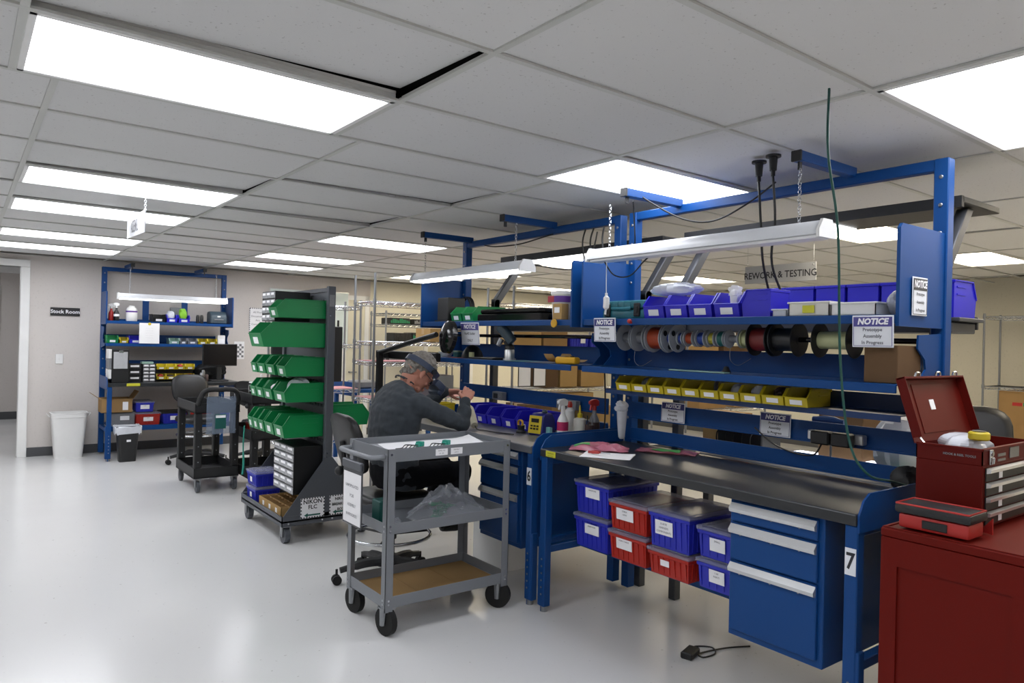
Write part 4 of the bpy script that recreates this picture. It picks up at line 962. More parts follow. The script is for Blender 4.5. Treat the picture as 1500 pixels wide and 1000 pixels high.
# ---------------------------------------------------------------- black service carts
def black_cart(label,c,rotz,W=.42,L=.76,H=.84,handle=True,shelves=(.14,.77)):
    """x = width, y = length from the near end; handle at the near end"""
    e=empty('service_cart',label,'cart',c,rotz)
    for z in shelves:
        g=G(); h=.10
        t=.012
        g.bx(0,W,0,L,z,z+.012)
        for s,(a,b) in ((0,(0,t)),(1,(W-t,W))): g.bx(a,b,0,L,z,z+h,.004)
        for a,b in ((0,t),(L-t,L)): g.bx(0,W,a,b,z,z+h,.004)
        g.obj('tray','blackplastic',e)
    for x in (0,W-.075):
        for y in (0,L-.075):
            g=G(); g.prism([(x+.004,y+.004),(x+.071,y+.004),(x+.071,y+.03),(x+.03,y+.071),(x+.004,y+.071)] if 0 else [(x+.004,y+.004),(x+.071,y+.004),(x+.071,y+.071),(x+.004,y+.071)],'z',shelves[0]+.1,shelves[-1],.008); g.mi=1
            for z in (.3,.45,.6): g.cyl((x+.037,y+.003,z),(x+.037,y-.0,z),.006,n=8)
            g.obj('corner_post',['blackplastic','gray'],e)
            cx,cy=x+.045,y+.045
            g=G(); g.cyl((cx-.014,cy,.055),(cx+.014,cy,.055),.055,n=20); q=g.obj('wheel','rackgray',e)
            g=G(); g.bx(cx-.025,cx-.018,cy-.02,cy+.02,.05,.13); g.bx(cx+.018,cx+.025,cy-.02,cy+.02,.05,.13); g.bx(cx-.03,cx+.03,cy-.03,cy+.03,.128,.139,.002); g.cyl((cx-.026,cy,.055),(cx+.026,cy,.055),.008,n=8); g.obj('caster_fork','steel',e)
    if handle:
        g=G(); z=shelves[-1]+.08; g.tube([(.03,.02,z),(.03,-.04,z+.06),(.07,-.07,z+.14),(W*.35,-.075,z+.155),(W*.5,-.075,z+.152),(W*.65,-.075,z+.155),(W-.07,-.07,z+.14),(W-.03,-.04,z+.06),(W-.03,.02,z)],.024,10,5); g.obj('push_handle','blackplastic',e)
    return e
BC=(1.71,7.32,0)
black_cart('black plastic service cart with a clear sleeve hanging on its handle',BC,0)
e=empty('hanging_sleeve','clear plastic sleeve with a green card hanging on the black cart handle','sleeve',(1.92,7.205,.74),0)
g=G(); g.bx(-.135,.135,-.004,.0,-.16,.20,.001); g.obj('sleeve_film','clearsleeve',e)
g=G(); g.bx(-.055,.045,-.0065,-.0045,-.11,.03); q=g.obj('green_card','wireteal',e); g=G(); g.bx(-.05,.04,-.0075,-.0068,-.005,.02); g.obj('card_heading','paper',q)
for s in (-1,0,1): g=G(); g.tube([(s*.12,-.002,.19),(s*.12,-.01,.21),(s*.12,.0,.225)],.003,5,2); g.obj('clip','steel',e)
e=empty('laptop','grey closed laptop with a cable on the black cart','laptop',(1.93,7.86,.783),.1)
g=G(); g.bx(-.15,.15,-.12,.12,.001,.022,.005); g.obj('laptop_case','gray',e); g=G(); g.tube([(-.05,.0,.024),(.0,.08,.09),(.08,.05,.05),(.1,-.1,.03)],.004,6); g.obj('cable','black',e)
sheet('white paper on the bottom tray of the black cart',(1.98,7.62,.1535),.18,.13,.2)
BC2=(2.105,7.10,0)
BC2=(2.16,7.12,0)
black_cart('black cart carrying a grey test device behind the green bin rack',(2.15,7.0,0),0,.42,.76,.98,False,(.14,.52,.87))
e=empty('test_device','beige test device with a round white lid on the second black cart','device',(2.285,7.17,.8835),0)
g=G(); g.bx(-.06,.08,-.08,.1,.001,.14,.01); g.obj('device_case','beige',e)
g=G(); g.lathe([(.0,.175),(.05,.172),(.085,.165),(.09,.155),(.06,.142),(0,.14)],n=28); g.obj('round_lid','white',e); g=G(); g.tube([(.11*math.cos(2*PI*i/14),.11*math.sin(2*PI*i/14),.19) for i in range(14)],.006,6,2,True); g.cyl((0,0,.17),(0,0,.25),.006,n=8); g.sph((0,0,.255),.014,n=10); g.obj('lid_ring','white',e)
g=G(); 
for x in (-.085,.105):
    for y in (-.105,.115): g.cyl((x,y,0.001),(x,y,.16),.004,n=6)
for z in (.05,.1,.155): g.tube([(-.085,-.105,z),(.105,-.105,z),(.105,.115,z),(-.085,.115,z)],.003,5,0,True)
g.obj('wire_guard','chrome',e)
tub('red container on the middle tray of the second black cart',.22,.28,.14,'tub_red',(2.36,7.25,.533),0,None,(0,.07,.07,.04))
# ================================================================ green bin rack on wheels
RK=(2.18,5.2,0)
e=empty('bin_rack','dark grey wheeled louvre rack full of green parts bins','rack',RK,0)
g=G(); g.bx(-.35,.35,0,1.0,.158,.17); 
for y0,y1 in ((0,.006),(.994,1.0)): g.bx(-.35,.35,y0,y1,.13,.205)
for s in (-1,1): g.bx(s*.35,s*.344,0,1.0,.13,.205)
g.mi=1
for x in (-.04,.04,-.3,.3): g.cyl((x,-.003,.15),(x,.001,.15),.007,n=8)
g.obj('base_tray',['rackgray','chrome'],e)
for y in (.0,.955):
    g=G(); g.bx(-.03,.03,y,y+.045,.17,1.925,.004); g.mi=1
    for z in (.62,.65,1.70): g.cyl((-.012,y-.002,z),(-.012,y+.001,z),.005,n=8)
    g.obj('rack_post',['rackgray','chrome'],e)
    g=G(); yy=y-.004 if y==0 else y+.046; g.prism([(-.34,.207),(-.03,.62),(.03,.62),(.34,.207)],'y',yy,yy+.004); g.obj('end_plate','rackgray',e)
g=G(); g.bx(-.008,.008,.045,.955,.30,1.90)
for k in range(17):
    z=.36+.09*k
    for j in range(15):
        y=.08+.058*j
        for s in (-1,1): g.prism([(s*.008,z),(s*.016,z+.022),(s*.013,z+.026),(s*.008,z+.03)],'y',y,y+.042)
g.bx(-.02,.02,.045,.955,1.885,1.915); g.obj('louvre_panel','rackgray',e)
g=G(); g.bx(-.02,.02,-.0015,.0,1.77,1.86); g.obj('label_sticker','wiregray',e)
for x in (-.305,.305):
    for y in (.05,.92):
        g=G(); g.cyl((x-.02,y,.06),(x+.02,y,.06),.06,n=22); g.obj('wheel','rackgray',e)
        g=G(); g.bx(x-.032,x-.024,y-.025,y+.025,.05,.125); g.bx(x+.024,x+.032,y-.025,y+.025,.05,.125); g.bx(x-.035,x+.035,y-.04,y+.04,.122,.1295); g.cyl((x-.034,y,.06),(x+.034,y,.06),.008,n=8); g.obj('caster_fork','steel',e)
def plate_sign(label,c,w,h,lines,arrow=True):
    e=empty('rack_sign',label,'sign',c,0)
    g=G(); g.bx(-w/2,w/2,-.002,0,-h/2,h/2); g.obj('sign_sheet','paper',e)
    g=G(); n=9
    for i in range(n):
        for s in (-1,1): g.bx(-w/2+w*(i+.1)/n,-w/2+w*(i+.6)/n,-.003,-.002,s*h/2,s*(h/2-.008))
    n=6
    for i in range(n):
        for s in (-1,1): g.bx(s*w/2,s*(w/2-.008),-.003,-.002,-h/2+h*(i+.1)/n,-h/2+h*(i+.6)/n)
    g.obj('dashed_border','ink',e)
    for i,(l,s) in enumerate(lines): text('wording',l,s,'ink',e,(0,-.0034,h*.30-h*.27*i),bold=.001)
    if arrow:
        g=G(); z=-h*.36; g.bx(-w*.22,w*.33,-.003,-.002,z-.006,z+.006); g.prism([(-w*.36,z),(-w*.2,z+.016),(-w*.2,z-.016)],'y',-.003,-.002); g.obj('arrow','inkgreen',e)
plate_sign('left dashed-border arrow sign reading FLC on the rack end plate',(2.06,5.1945,.252),.185,.15,[('NIKON',.045),('FLC',.042)])
plate_sign('right dashed-border BREAKOUT BOX sign on the rack end plate half hidden by the chair',(2.285,5.1945,.252),.185,.15,[('NIKON',.03),('BREAKOUT',.028),('BOX',.028)])
def gbin(label,y,xf,z,w,h): return hopper(label,w-.008,2.156-xf,h,'bin_green',(xf,y,z),RQ,None,.38)
gbin('uppermost medium green bin at the top of the rack',5.352,1.775,1.675,.185,.14)
gbin('largest green bin second from the top of the rack',5.405,1.665,1.455,.29,.185)
RN=['third','fourth','fifth']
rows=[(1.85,1.235,.145,[(6.02,.14),(5.835,.19),(5.615,.19),(5.362,.185)]),(1.85,1.04,.145,[(6.03,.135),(5.86,.165),(5.66,.19),(5.39,.24)]),(1.84,.775,.165,[(6.05,.12),(5.915,.13),(5.775,.13),(5.585,.19),(5.362,.20)])]
for r,(xf,z,h,L) in enumerate(rows):
    n=len(L)
    for i,(y,w) in enumerate(L):
        nm={0:'farthest',n-1:'nearest'}.get(i) or ('second farthest','middle','second nearest')[i-1 if n==5 else (0,2)[i-1]]
        gbin('%s green bin in the %s row of the rack'%(nm,RN[r]),y,xf,z,w,h)
bag('poly_bag','clear grey plastic bag bulging out of the nearest fourth row bin','bag',(2.0,5.39,1.05),(.15,.18,.165),61,'clearbag2',0,.12)
bag('parts_pile','white packets in the second nearest fourth row bin','parts',(1.96,5.66,1.05),(.12,.15,.11),62,'paper',0,.2)
e=hopper('green bin hanging on the far side of the rack facing the other way',.2,.36,.17,'bin_green',(2.568,5.42,.84),PI/2,None,0)
drawers('small clear drawer organizer hung near the top of the rack',(1.86,5.70,1.652),RQ,.31,.28,.235,3,4,'cleardrawer')
drawers('tall clear drawer organizer hung at the bottom of the rack',(1.93,5.475,.345),RQ,.44,.22,.36,3,6,'cleardrawer')
tub('upper blue container with a clear lid on the rack base',.24,.20,.125,'tub_blue',(1.86,6.03,.297),RQ,None,(0,.05,.05,.04))
tub('lower blue container with a clear lid on the rack base',.24,.20,.125,'tub_blue',(1.86,6.03,.1715),RQ,None,(0,.05,.05,.04))
e=empty('divider_box','brown cardboard divider box lying open on the rack base','cardboard box',(2.0,5.58,.1715),0)
g=G(); w,l,h=.27,.52,.075
for s in (-1,1): g.bx(s*w/2,s*(w/2-.005),-l/2,l/2,0,h); g.bx(-w/2,w/2,s*l/2,s*(l/2-.005),0,h)
g.bx(-w/2,w/2,-l/2,l/2,0,.004); g.obj('carton','cardboard2',e)
for k in range(7): g=G(); y=-l/2+l*(k+.7)/7.6; g.bx(-w/2+.007,w/2-.007,y,y+.004,.006,h-.003); g.obj('divider','cardboard',e)
for k in range(3): g=G(); x=-w/2+w*(k+1)/4; g.bx(x,x+.004,-l/2+.007,l/2-.007,.006,h-.004); g.obj('divider','cardboard',e)
for y in (-.15,.0,.15):
    g=G(); g.bx(-w/2-.0012,-w/2-.0002,y-.02,y+.02,.02,.055); g.obj('label_sticker','paper',e)
g=G(); g.tube([(1.84,6.19,.77),(1.835,6.195,.6),(1.84,6.19,.45),(1.835,6.195,.36)],[.006,.006,.009,.009],8); tag(g.obj('teal_strap','tealgreen'),'thin teal strap hanging off the far end of the rack','strap')
# black monitor on a floor stand behind the rack
e=empty('display_stand','black display panel on a floor stand behind the bin rack','monitor',(2.50,6.5,0),0)
g=G(); g.bx(-.34,.34,0,.04,1.11,1.64,.006); g.obj('display_panel','blackplastic',e); g=G(); g.bx(-.03,.03,.045,.085,.03,1.3,.004); g.bx(-.25,.25,-.0,.3,0,.03,.006); g.obj('stand_column','black',e); g=G(); g.bx(.29,.305,.01,.025,1.64,1.70); g.obj('antenna','black',e)
# ================================================================ grey three-shelf cart
CT=(1.705,3.30,0); CW=.775; CD=.46
e=empty('utility_cart','grey steel three shelf cart in front of the seated man','cart',CT,0)
for nm,z0,z1,zf in (('top_tray',.90,.968,.936),('middle_tray',.528,.583,.535),('bottom_tray',.148,.208,.155)):
    g=G(); t=.004
    g.bx(.004,CW-.004,.004,CD-.004,zf-.004,zf)
    for a,b in ((0,t),(CD-t,CD)): g.bx(.0,CW,a,b,z0,z1,.001)
    for a,b in ((0,t),(CW-t,CW)): g.bx(a,b,t,CD-t,z0,z1,.001)
    g.obj(nm,'gray',e)
for x in (0,1):
    for y in (0,1):
        X=x*CW; Y=y*CD; sx=1 if x==0 else -1; sy=1 if y==0 else -1
        g=G(); g.bx(X-sx*.003,X+sx*.042,Y-sy*.003,Y-sy*.0002,.13,.968); g.bx(X-sx*.003,X-sx*.0002,Y-sy*.003,Y+sy*.042,.13,.968); g.mi=1
        for z in (.94,.57,.545,.19,.17):
            g.cyl((X+sx*.018,Y-sy*.003,z),(X+sx*.018,Y-sy*.006,z),.006,n=8); g.cyl((X-sx*.003,Y+sy*.018,z),(X-sx*.006,Y+sy*.018,z),.006,n=8)
        g.obj('corner_post',['gray','chrome'],e)
        a=.5 if x==0 else 0.0; cx,cy=X+sx*.03,Y+sy*.04
        g=G(); g.cyl((cx-.017*math.sin(a+.9),cy-.017*math.cos(a+.9),0.073),(cx+.017*math.sin(a+.9),cy+.017*math.cos(a+.9),0.073),0.073,n=26); g.obj('wheel','blackrubber',e)
        g=G()
        for s in (-1,1):
            ox,oy=s*.024*math.sin(a+.9),s*.024*math.cos(a+.9)
            g.cyl((cx+ox,cy+oy,.055),(cx+ox*.8,cy+oy*.8,.136),.014,.02,n=8)
        g.cyl((cx-.027*math.sin(a+.9),cy-.027*math.cos(a+.9),0.073),(cx+.027*math.sin(a+.9),cy+.027*math.cos(a+.9),0.073),.009,n=10)
        g.box((cx,cy,.141),(.07,.07,.010)); g.obj('caster_fork','steel',e)
g=G(); g.tube([(-.008,.03,.925),(-.06,.032,.925),(-.08,.07,.925),(-.085,.23,.925),(-.08,.39,.925),(-.06,.428,.925),(-.008,.43,.925)],.013,10,5); g.obj('push_handle','gray',e)
for k,x in enumerate((.28,.375)):
    g=G(); g.bx(x,x+.075,-.0016,-.0003,.915,.95); q=g.obj('label_sticker','paper',e)
    for i in range(2): text('wording',('INSPECTED','BY  QA')[i] if k==0 else ('ASSEMBLY','LINE 2')[i],.009,'inkgray',q,(x+.037,-.0022,.94-.014*i))
e=empty('cart_sign','white paper sign in a grey clip frame hanging on the cart handle','sign',(1.598,3.485,.72),RQ,rot=(0,-0.0,RQ))
g=G(); g.bx(-.115,.115,-.003,.003,-.165,.165,.001); g.obj('frame_back','darkgray',e); g=G(); g.bx(-.105,.105,-.0045,-.003,-.155,.11); g.obj('sign_sheet','paper',e)
g=G(); g.bx(-.115,.115,-.012,.008,.13,.175,.004); g.obj('clip_bar','rackgray',e)
for i,l in enumerate(('UNPOPULATED','PCBS','ASSEMBLY','IN PROGRESS')): text('wording',l,.022,'inkgray',e,(0,-.0052,.04-.05*i))
c0=CT
g=G(); g.grid(lambda u,v:(1.76+.62*u+.08*v,3.36+.34*v,0.9372+.05*max(0,u-.8)**2*25*.35*v),14,8); tag(g.obj('paper_liner','paper'),'long white paper sheet lining the top tray of the grey cart','paper')
for k,(x,y) in enumerate(((2.00,3.50),(2.16,3.48))):
    e=empty('cable_connector',('left green connector with black wires on the white paper','right green connector with black wires on the white paper')[k],'connector',(x,y,.939),.5)
    g=G(); g.bx(-.03,.03,-.012,.012,.001,.018,.002); g.bx(-.01,.02,-.02,.02,.001,.026,.002); g.obj('connector_block','tealgreen',e)
    g=G()
    for j in range(4): g.tube([(-.03,-.008+.005*j,.008),(-.08,-.02+.02*j,.014),(-.13,-.03+.02*j,.004),(-.17,.0+.015*j,.003)],.0028,6)
    g.obj('wires','black',e)
g=G(); g.bx(1.765,1.855,3.50,3.60,.536,.655,.006); o=tag(g.obj('green_box','wireteal'),'small green box at the left of the cart middle tray','box'); 
g=G(); g.bx(1.80,1.85,3.498,3.4995,.615,.64); q=g.obj('yellow_label','stationyellow',o)
crumple('bag_of_boards','big clear bag of green circuit boards on the cart middle tray','bag',(2.195,3.53,.536),.49,.33,.15,74,'clearbag',.05,(.62,.6))
crumple('small_bag','small clear bag in front of the green box on the cart middle tray','bag',(1.795,3.385,.536),.13,.10,.05,75,'clearbag',.2)
rd=random.Random(8)
for k in range(5):
    g=G(); g.bx(-.04,.04,-.03,.03,0,.003); 
    for j in range(5): g.box((rd.uniform(-.03,.03),rd.uniform(-.02,.02),.006),(rd.uniform(.006,.018),rd.uniform(.006,.014),.008))
    tag(g.obj('circuit_board','pcb',None,(2.12+.022*(k%4),3.49+.012*(k%3),.5395+.0155*k),0,(rd.uniform(-.02,.02),rd.uniform(-.02,.02),rd.uniform(0,3))),'green circuit board in the big clear bag on the cart','circuit board','boards in the clear bag on the cart')
for k in range(3):
    g=G(); g.bx(1.715+.249*k,1.715+.249*k+.246,3.31,3.75,.1555,.160); tag(g.obj('cardboard_sheet',('cardboard','cardboard','cardboard')[k]),('left brown cardboard sheet on the bottom tray of the grey cart','middle brown cardboard sheet on the bottom tray of the grey cart','right brown cardboard sheet on the bottom tray of the grey cart')[k],'cardboard')
# the man's chair
task_chair('black drafting chair with a chrome foot ring that the man sits on',(2.15,4.12,0),PI/2-.05,.565,(.70,1.07),.285,.47,.14,.26)
# ================================================================ the seated man
from mathutils import noise
def remeshed(name,g,m,voxel,smooth=6,parent=None,wr=None,loc=None,angle=180,fac=.5):
    me=bpy.data.meshes.new(name); g.bm.to_mesh(me); g.bm.free()
    o=bpy.data.objects.new(name,me); COL.objects.link(o)
    r=o.modifiers.new('r','REMESH'); r.mode='VOXEL'; r.voxel_size=voxel
    s=o.modifiers.new('s','SMOOTH'); s.iterations=smooth; s.factor=fac
    dg=bpy.context.evaluated_depsgraph_get(); m2=bpy.data.meshes.new_from_object(o.evaluated_get(dg)); m2.name=name
    bpy.data.objects.remove(o); bpy.data.meshes.remove(me)
    if wr:
        amp,sc,stretch=wr
        nn=[v.normal.copy() for v in m2.vertices]
        for v,no in zip(m2.vertices,nn):
            p=v.co; n=noise.noise((p.x*sc*stretch[0],p.y*sc*stretch[1],p.z*sc*stretch[2])); n2=noise.noise((p.x*sc*2.1,p.y*sc*2.1+5,p.z*sc*2.1))
            v.co=p+no*(amp*n+amp*.4*n2)
    if loc:
        L=Vector(loc)
        for v in m2.vertices: v.co-=L
    m2.materials.clear()
    for k in (m if isinstance(m,list) else [m]): m2.materials.append(M[k])
    m2.polygons.foreach_set('use_smooth',[True]*len(m2.polygons))
    ob=bpy.data.objects.new(name,m2); COL.objects.link(ob)
    if parent: ob.parent=parent
    return ob
PX,PY,PZ=2.16,4.08,.60
def ell(c,rx,ry,tilt=0,n=24,sq=.8):
    """horizontal-ish ring: rx along x (front-back), ry along y; tilted about y"""
    out=[]
    for i in range(n):
        a=2*PI*i/n; u=math.copysign(abs(math.cos(a))**sq,math.cos(a))*rx; v=math.copysign(abs(math.sin(a))**sq,math.sin(a))*ry
        out.append((c[0]+u*math.cos(tilt),c[1]+v,c[2]-u*math.sin(tilt)))
    return out
SPINE=[((2.185,PY,.60),.135,.185,0),((2.16,PY,.70),.135,.185,.02),((2.14,PY,.82),.13,.18,.08),((2.135,PY,.95),.135,.188,.15),((2.15,PY,1.06),.135,.205,.3),((2.178,PY,1.145),.118,.21,.45),((2.20,PY,1.20),.09,.15,.55),((2.215,PY,1.235),.068,.085,.65)]
SHR=(2.205,3.905,1.135); ELR=(2.52,3.865,.995); WRR=(2.565,3.905,1.135)
SHL=(2.215,4.255,1.135); ELL=(2.47,4.40,1.03); WRL=(2.615,4.235,1.18)
HIPR=(2.19,3.985,.675); KNR=(2.585,3.955,.68); ANR=(2.47,3.965,.36)
HIPL=(2.19,4.175,.675); KNL=(2.585,4.20,.68); ANL=(2.49,4.19,.36)
def limb(g,pts,rad,n=14,k=5): 
    # densify with straight runs and rounded joints
    g.tube(pts,rad,n,k); 
    for p,r in zip(pts,rad if len(rad)==len(pts) else [rad[0]]*len(pts)): g.sph(p,r*.98,n=14)
def lerp(a,b,t): return tuple(x+(y-x)*t for x,y in zip(a,b))
f=Vector((.74,-.05,-.67)).normalized(); side=Vector((0.06,1,0)).normalized(); side=(side-f*side.dot(f)).normalized(); up=f.cross(side); 
if up.z<0: up=-up
HC_=Vector((2.315,PY-.005,1.315))
def H(a,b,c): return HC_+f*a+side*b+up*c     # forward, left, up in head space
g=G()
R3=Matrix((f,side,up)).transposed().to_4x4()
def hsph(a,b,c,ra,rb,rc,n=20):
    mt=Matrix.Translation(H(a,b,c))@R3@Matrix.Diagonal((ra,rb,rc,1)); m=n*2//3; g.loft([[mt@Vector((max(math.sin(PI*j/m),.02)*math.cos(2*PI*i/n),max(math.sin(PI*j/m),.02)*math.sin(2*PI*i/n),math.cos(PI*j/m))) for i in range(n)] for j in range(m+1)])
hsph(-.015,0,.035,.098,.077,.088)            # skull
hsph(.025,0,-.02,.066,.064,.085)             # face
hsph(.04,0,-.085,.042,.044,.034)             # chin and jaw
hsph(.0,0,-.055,.06,.06,.05)
hsph(.098,0,-.02,.014,.012,.022,12); hsph(.107,0,-.032,.012,.014,.011,12)   # nose
hsph(.08,0,.018,.02,.05,.012,12)             # brow
for s in (-1,1):
    hsph(.072,s*.030,-.002,.012,.015,.010,12); hsph(.06,s*.04,-.03,.022,.02,.02,12)
hsph(.088,0,-.062,.012,.024,.006,12); hsph(.087,0,-.073,.011,.02,.006,12)       # lips
for s in (-1,1):                                # ears
    hsph(-.012,s*.079,-.008,.018,.008,.031,14); hsph(-.006,s*.081,-.034,.010,.007,.011,10)
g.tube([(2.19,PY,1.17),(2.225,PY,1.225),tuple(H(-.045,0,-.05))],[.056,.054,.055],16,5)
def slim(k): return [ell(c,rx-k,ry-k,t) for c,rx,ry,t in SPINE[:-1]]
g.loft(slim(.018))
limb(g,[SHR,lerp(SHR,ELR,.5),ELR],[.046,.042,.034]); limb(g,[ELR,lerp(ELR,WRR,.4),WRR],[.034,.036,.025])
limb(g,[SHL,lerp(SHL,ELL,.5),ELL],[.046,.042,.034]); limb(g,[ELL,lerp(ELL,WRL,.4),WRL],[.034,.036,.025])
for a,b,c in ((HIPR,KNR,ANR),(HIPL,KNL,ANL)):
    limb(g,[a,lerp(a,b,.5),b],[.075,.066,.05]); limb(g,[b,lerp(b,c,.3),c],[.05,.047,.03]); 
# hands: palm, four curled fingers and a thumb closing on a small wire
def hand(g,w,d,pn,thumb_side,scale=1):
    """w wrist, d direction of the hand, pn palm normal (towards which the fingers curl), thumb_side unit vector"""
    w=Vector(w); d=Vector(d).normalized(); pn=Vector(pn); pn=(pn-d*pn.dot(d)).normalized(); t=Vector(thumb_side); t=(t-d*t.dot(d)-pn*t.dot(pn)).normalized()
    L=.095*scale
    rings=[]
    for k,(u,wd,th) in enumerate(((-.012,.024,.020),(.02,.03,.0175),(.055,.041,.0155),(.09,.042,.0125))):
        c=w+d*u; rings.append([c+t*(wd*math.copysign(abs(math.cos(2*PI*i/16))**.8,math.cos(2*PI*i/16)))+pn*(th*math.sin(2*PI*i/16)) for i in range(16)])
    g.loft(rings)
    for k,(off,l,c) in enumerate(((.032,.068,.75),(.011,.077,.95),(-.011,.072,1.1),(-.031,.057,1.2))):
        b=w+d*.085+t*off; 
        a1=c*.45; a2=c*1.15; a3=c*1.7
        p1=b+(d*math.cos(a1)+pn*math.sin(a1))*l*.45; p2=p1+(d*math.cos(a2)+pn*math.sin(a2)+t*(-off*3))*l*.32; p3=p2+(d*math.cos(a3)+pn*math.sin(a3)+t*(-off*4))*l*.25
        r=[.0095,.0088,.0082,.0068]
        g.tube([b-d*.02,b,p1,p2,p3],[.0100,.0100,.0092,.0084,.0068],10,4); g.sph(p3,.0066,n=10); g.sph(p1,.0094,n=10)
    b=w+d*.028+t*.026; p1=b+(d*.6+t*.55+pn*.45).normalized()*.038; p2=p1+(d*.85+pn*.5+t*.02).normalized()*.03; p3=p2+(d*.9+pn*.25-t*.3).normalized()*.024
    g.tube([b-d*.01-t*.01,b,p1,p2,p3],[.015,.0145,.0118,.0104,.008],10,4); g.sph(p3,.0078,n=10)
    return p3
hand(g,WRR,(.42,.30,.55),(.25,.8,-.5),(-.3,.55,.5))
hand(g,WRL,(.86,-.42,-.02),(.1,-.45,-.9),(.25,.5,.35))
man=remeshed('person',g,['skin'],.0042,2,None,None,(PX,PY,PZ),fac=.4); man.location=(PX,PY,PZ)
tag(man,'grey haired man in a dark grey sweater working at bench 6 with a head visor','person')
def part(name,g,m,voxel,smooth=4,wr=None): return remeshed(name,g,m,voxel,smooth,man,wr,(PX,PY,PZ))
# sweater
g=G(); g.loft([ell(c,rx+.004,ry+.004,t) for c,rx,ry,t in SPINE])
for S,E_,W in ((SHR,ELR,WRR),(SHL,ELL,WRL)):
    limb(g,[S,lerp(S,E_,.5),E_],[.071,.061,.05]); limb(g,[E_,lerp(E_,W,.45),W],[.05,.047,.036])
    g.sph(lerp(S,(2.16,PY,1.10),.25),.085,n=16)
sw=part('sweater',g,'sweater',.007,7,(.0062,17,(1,1,1.6)))
# collar and cuffs
g=G(); g.loft([ell((2.20,PY,1.205),.074,.084,.6),ell((2.207,PY,1.222),.082,.09,.6),ell((2.226,PY,1.262),.078,.082,.65),ell((2.226,PY,1.264),.070,.074,.65),ell((2.205,PY,1.22),.068,.076,.6)],False); part('collar',g,'sweater',.004,2)
for W,E_ in ((WRR,ELR),(WRL,ELL)):
    d=(Vector(W)-Vector(E_)).normalized(); g=G(); g.cyl(Vector(W)-d*.03,Vector(W)+d*.012,.0365,.033,n=20); part('cuff',g,'sweater',.004,2)
# trousers and shoes
g=G()
for a,b,c in ((HIPR,KNR,ANR),(HIPL,KNL,ANL)):
    limb(g,[a,lerp(a,b,.5),b],[.092,.083,.067]); limb(g,[b,lerp(b,c,.4),c],[.067,.063,.055])
g.loft([ell((2.19,PY,.60),.15,.19),ell((2.17,PY,.68),.155,.195),ell((2.155,PY,.75),.142,.187)])
part('trousers',g,'trousers',.008,6,(.005,14,(1,1,1)))
for c in (ANR,ANL):
    g=G(); g.sph((c[0]-.005,c[1],.352),.045,(1.2,.9,1),n=14); g.tube([(c[0]-.03,c[1],.335),(c[0]+.06,c[1],.328),(c[0]+.15,c[1],.322)],[.04,.042,.034],14,4); part('shoe',g,'shoe',.006,3)
# hair: short curly grey, longer at the nape
g=G(); rd=random.Random(12)
for i in range(300):
    a=rd.uniform(-PI,PI); b=rd.uniform(-.5,PI/2)
    x,y,z=math.cos(b)*math.cos(a),math.cos(b)*math.sin(a),math.sin(b)
    if z<.18 and x>-.12: continue
    if x>.80 and z<.5: continue
    P=H(-.015+.102*x,.082*y,.036+.098*z); r=rd.uniform(.009,.015)
    g.sph(P,r,(1,1,1),n=6)
for i in range(60):
    P=H(-.085+rd.uniform(-.01,.03),rd.uniform(-.06,.06),rd.uniform(-.075,.01)); g.sph(P,rd.uniform(.010,.014),n=8)
for s in (-1,1):
    for i in range(12): P=H(rd.uniform(-.0,.045)-.03,s*.079,rd.uniform(-.0,.04)); g.sph(P,.0095,n=8)
hsph(-.024,0,.048,.099,.0815,.088,20); hr=part('hair',g,'hair',.0042,1,(.0035,70,(1,1,1)))
# head-band magnifier visor
g=G(); rings=[]
def band(k,z,off): 
    return [H(-.012+(.120+k)*math.cos(2*PI*i/36),(.102+k)*math.sin(2*PI*i/36),.042+z+.012*math.cos(2*PI*i/36)) for i in range(36)]
g.loft([band(.0,-.019,0),band(.006,-.019,0),band(.006,.019,0),band(.0,.019,0),band(.0,-.019,0)],False); 
vb=g.obj('headband','visor',man); 
for v in vb.data.vertices: v.co-=Vector((PX,PY,PZ))
g=G(); g.box(H(.138,0,.020),(.08,.165,.05),R3,.012,2); g.box(H(.172,0,.0),(.035,.15,.058),R3,.008); vv=g.obj('visor','visor',man)
for v in vv.data.vertices: v.co-=Vector((PX,PY,PZ))
g=G(); g.box(H(.189,0,.002),(.006,.115,.036),R3,.002); vl=g.obj('visor_lens','visordark',man)
for v in vl.data.vertices: v.co-=Vector((PX,PY,PZ))
g=G()
for s in (-1,1): g.cyl(H(.03,s*.098,.045),H(.03,s*.116,.045),.018,n=16)
kn=g.obj('visor_pivot','visordark',man)
for v in kn.data.vertices: v.co-=Vector((PX,PY,PZ))
# eyes and glasses under the visor
for s in (-1,1):
    g=G(); g.sph(H(.0805,s*.030,-.002),.0062,n=10); ey=g.obj('eye','white',man)
    for v in ey.data.vertices: v.co-=Vector((PX,PY,PZ))
g=G()
for s in (-1,1): g.tube([H(.0,s*.083,.006),H(.06,s*.076,.002),H(.09,s*.060,-.002)],.0022,6,3); g.tube([H(.092+.0,s*.032+.024*math.cos(2*PI*i/12),-.004+.017*math.sin(2*PI*i/12)) for i in range(12)],.0018,6,2,True)
gl=g.obj('glasses','visordark',man)
for v in gl.data.vertices: v.co-=Vector((PX,PY,PZ))
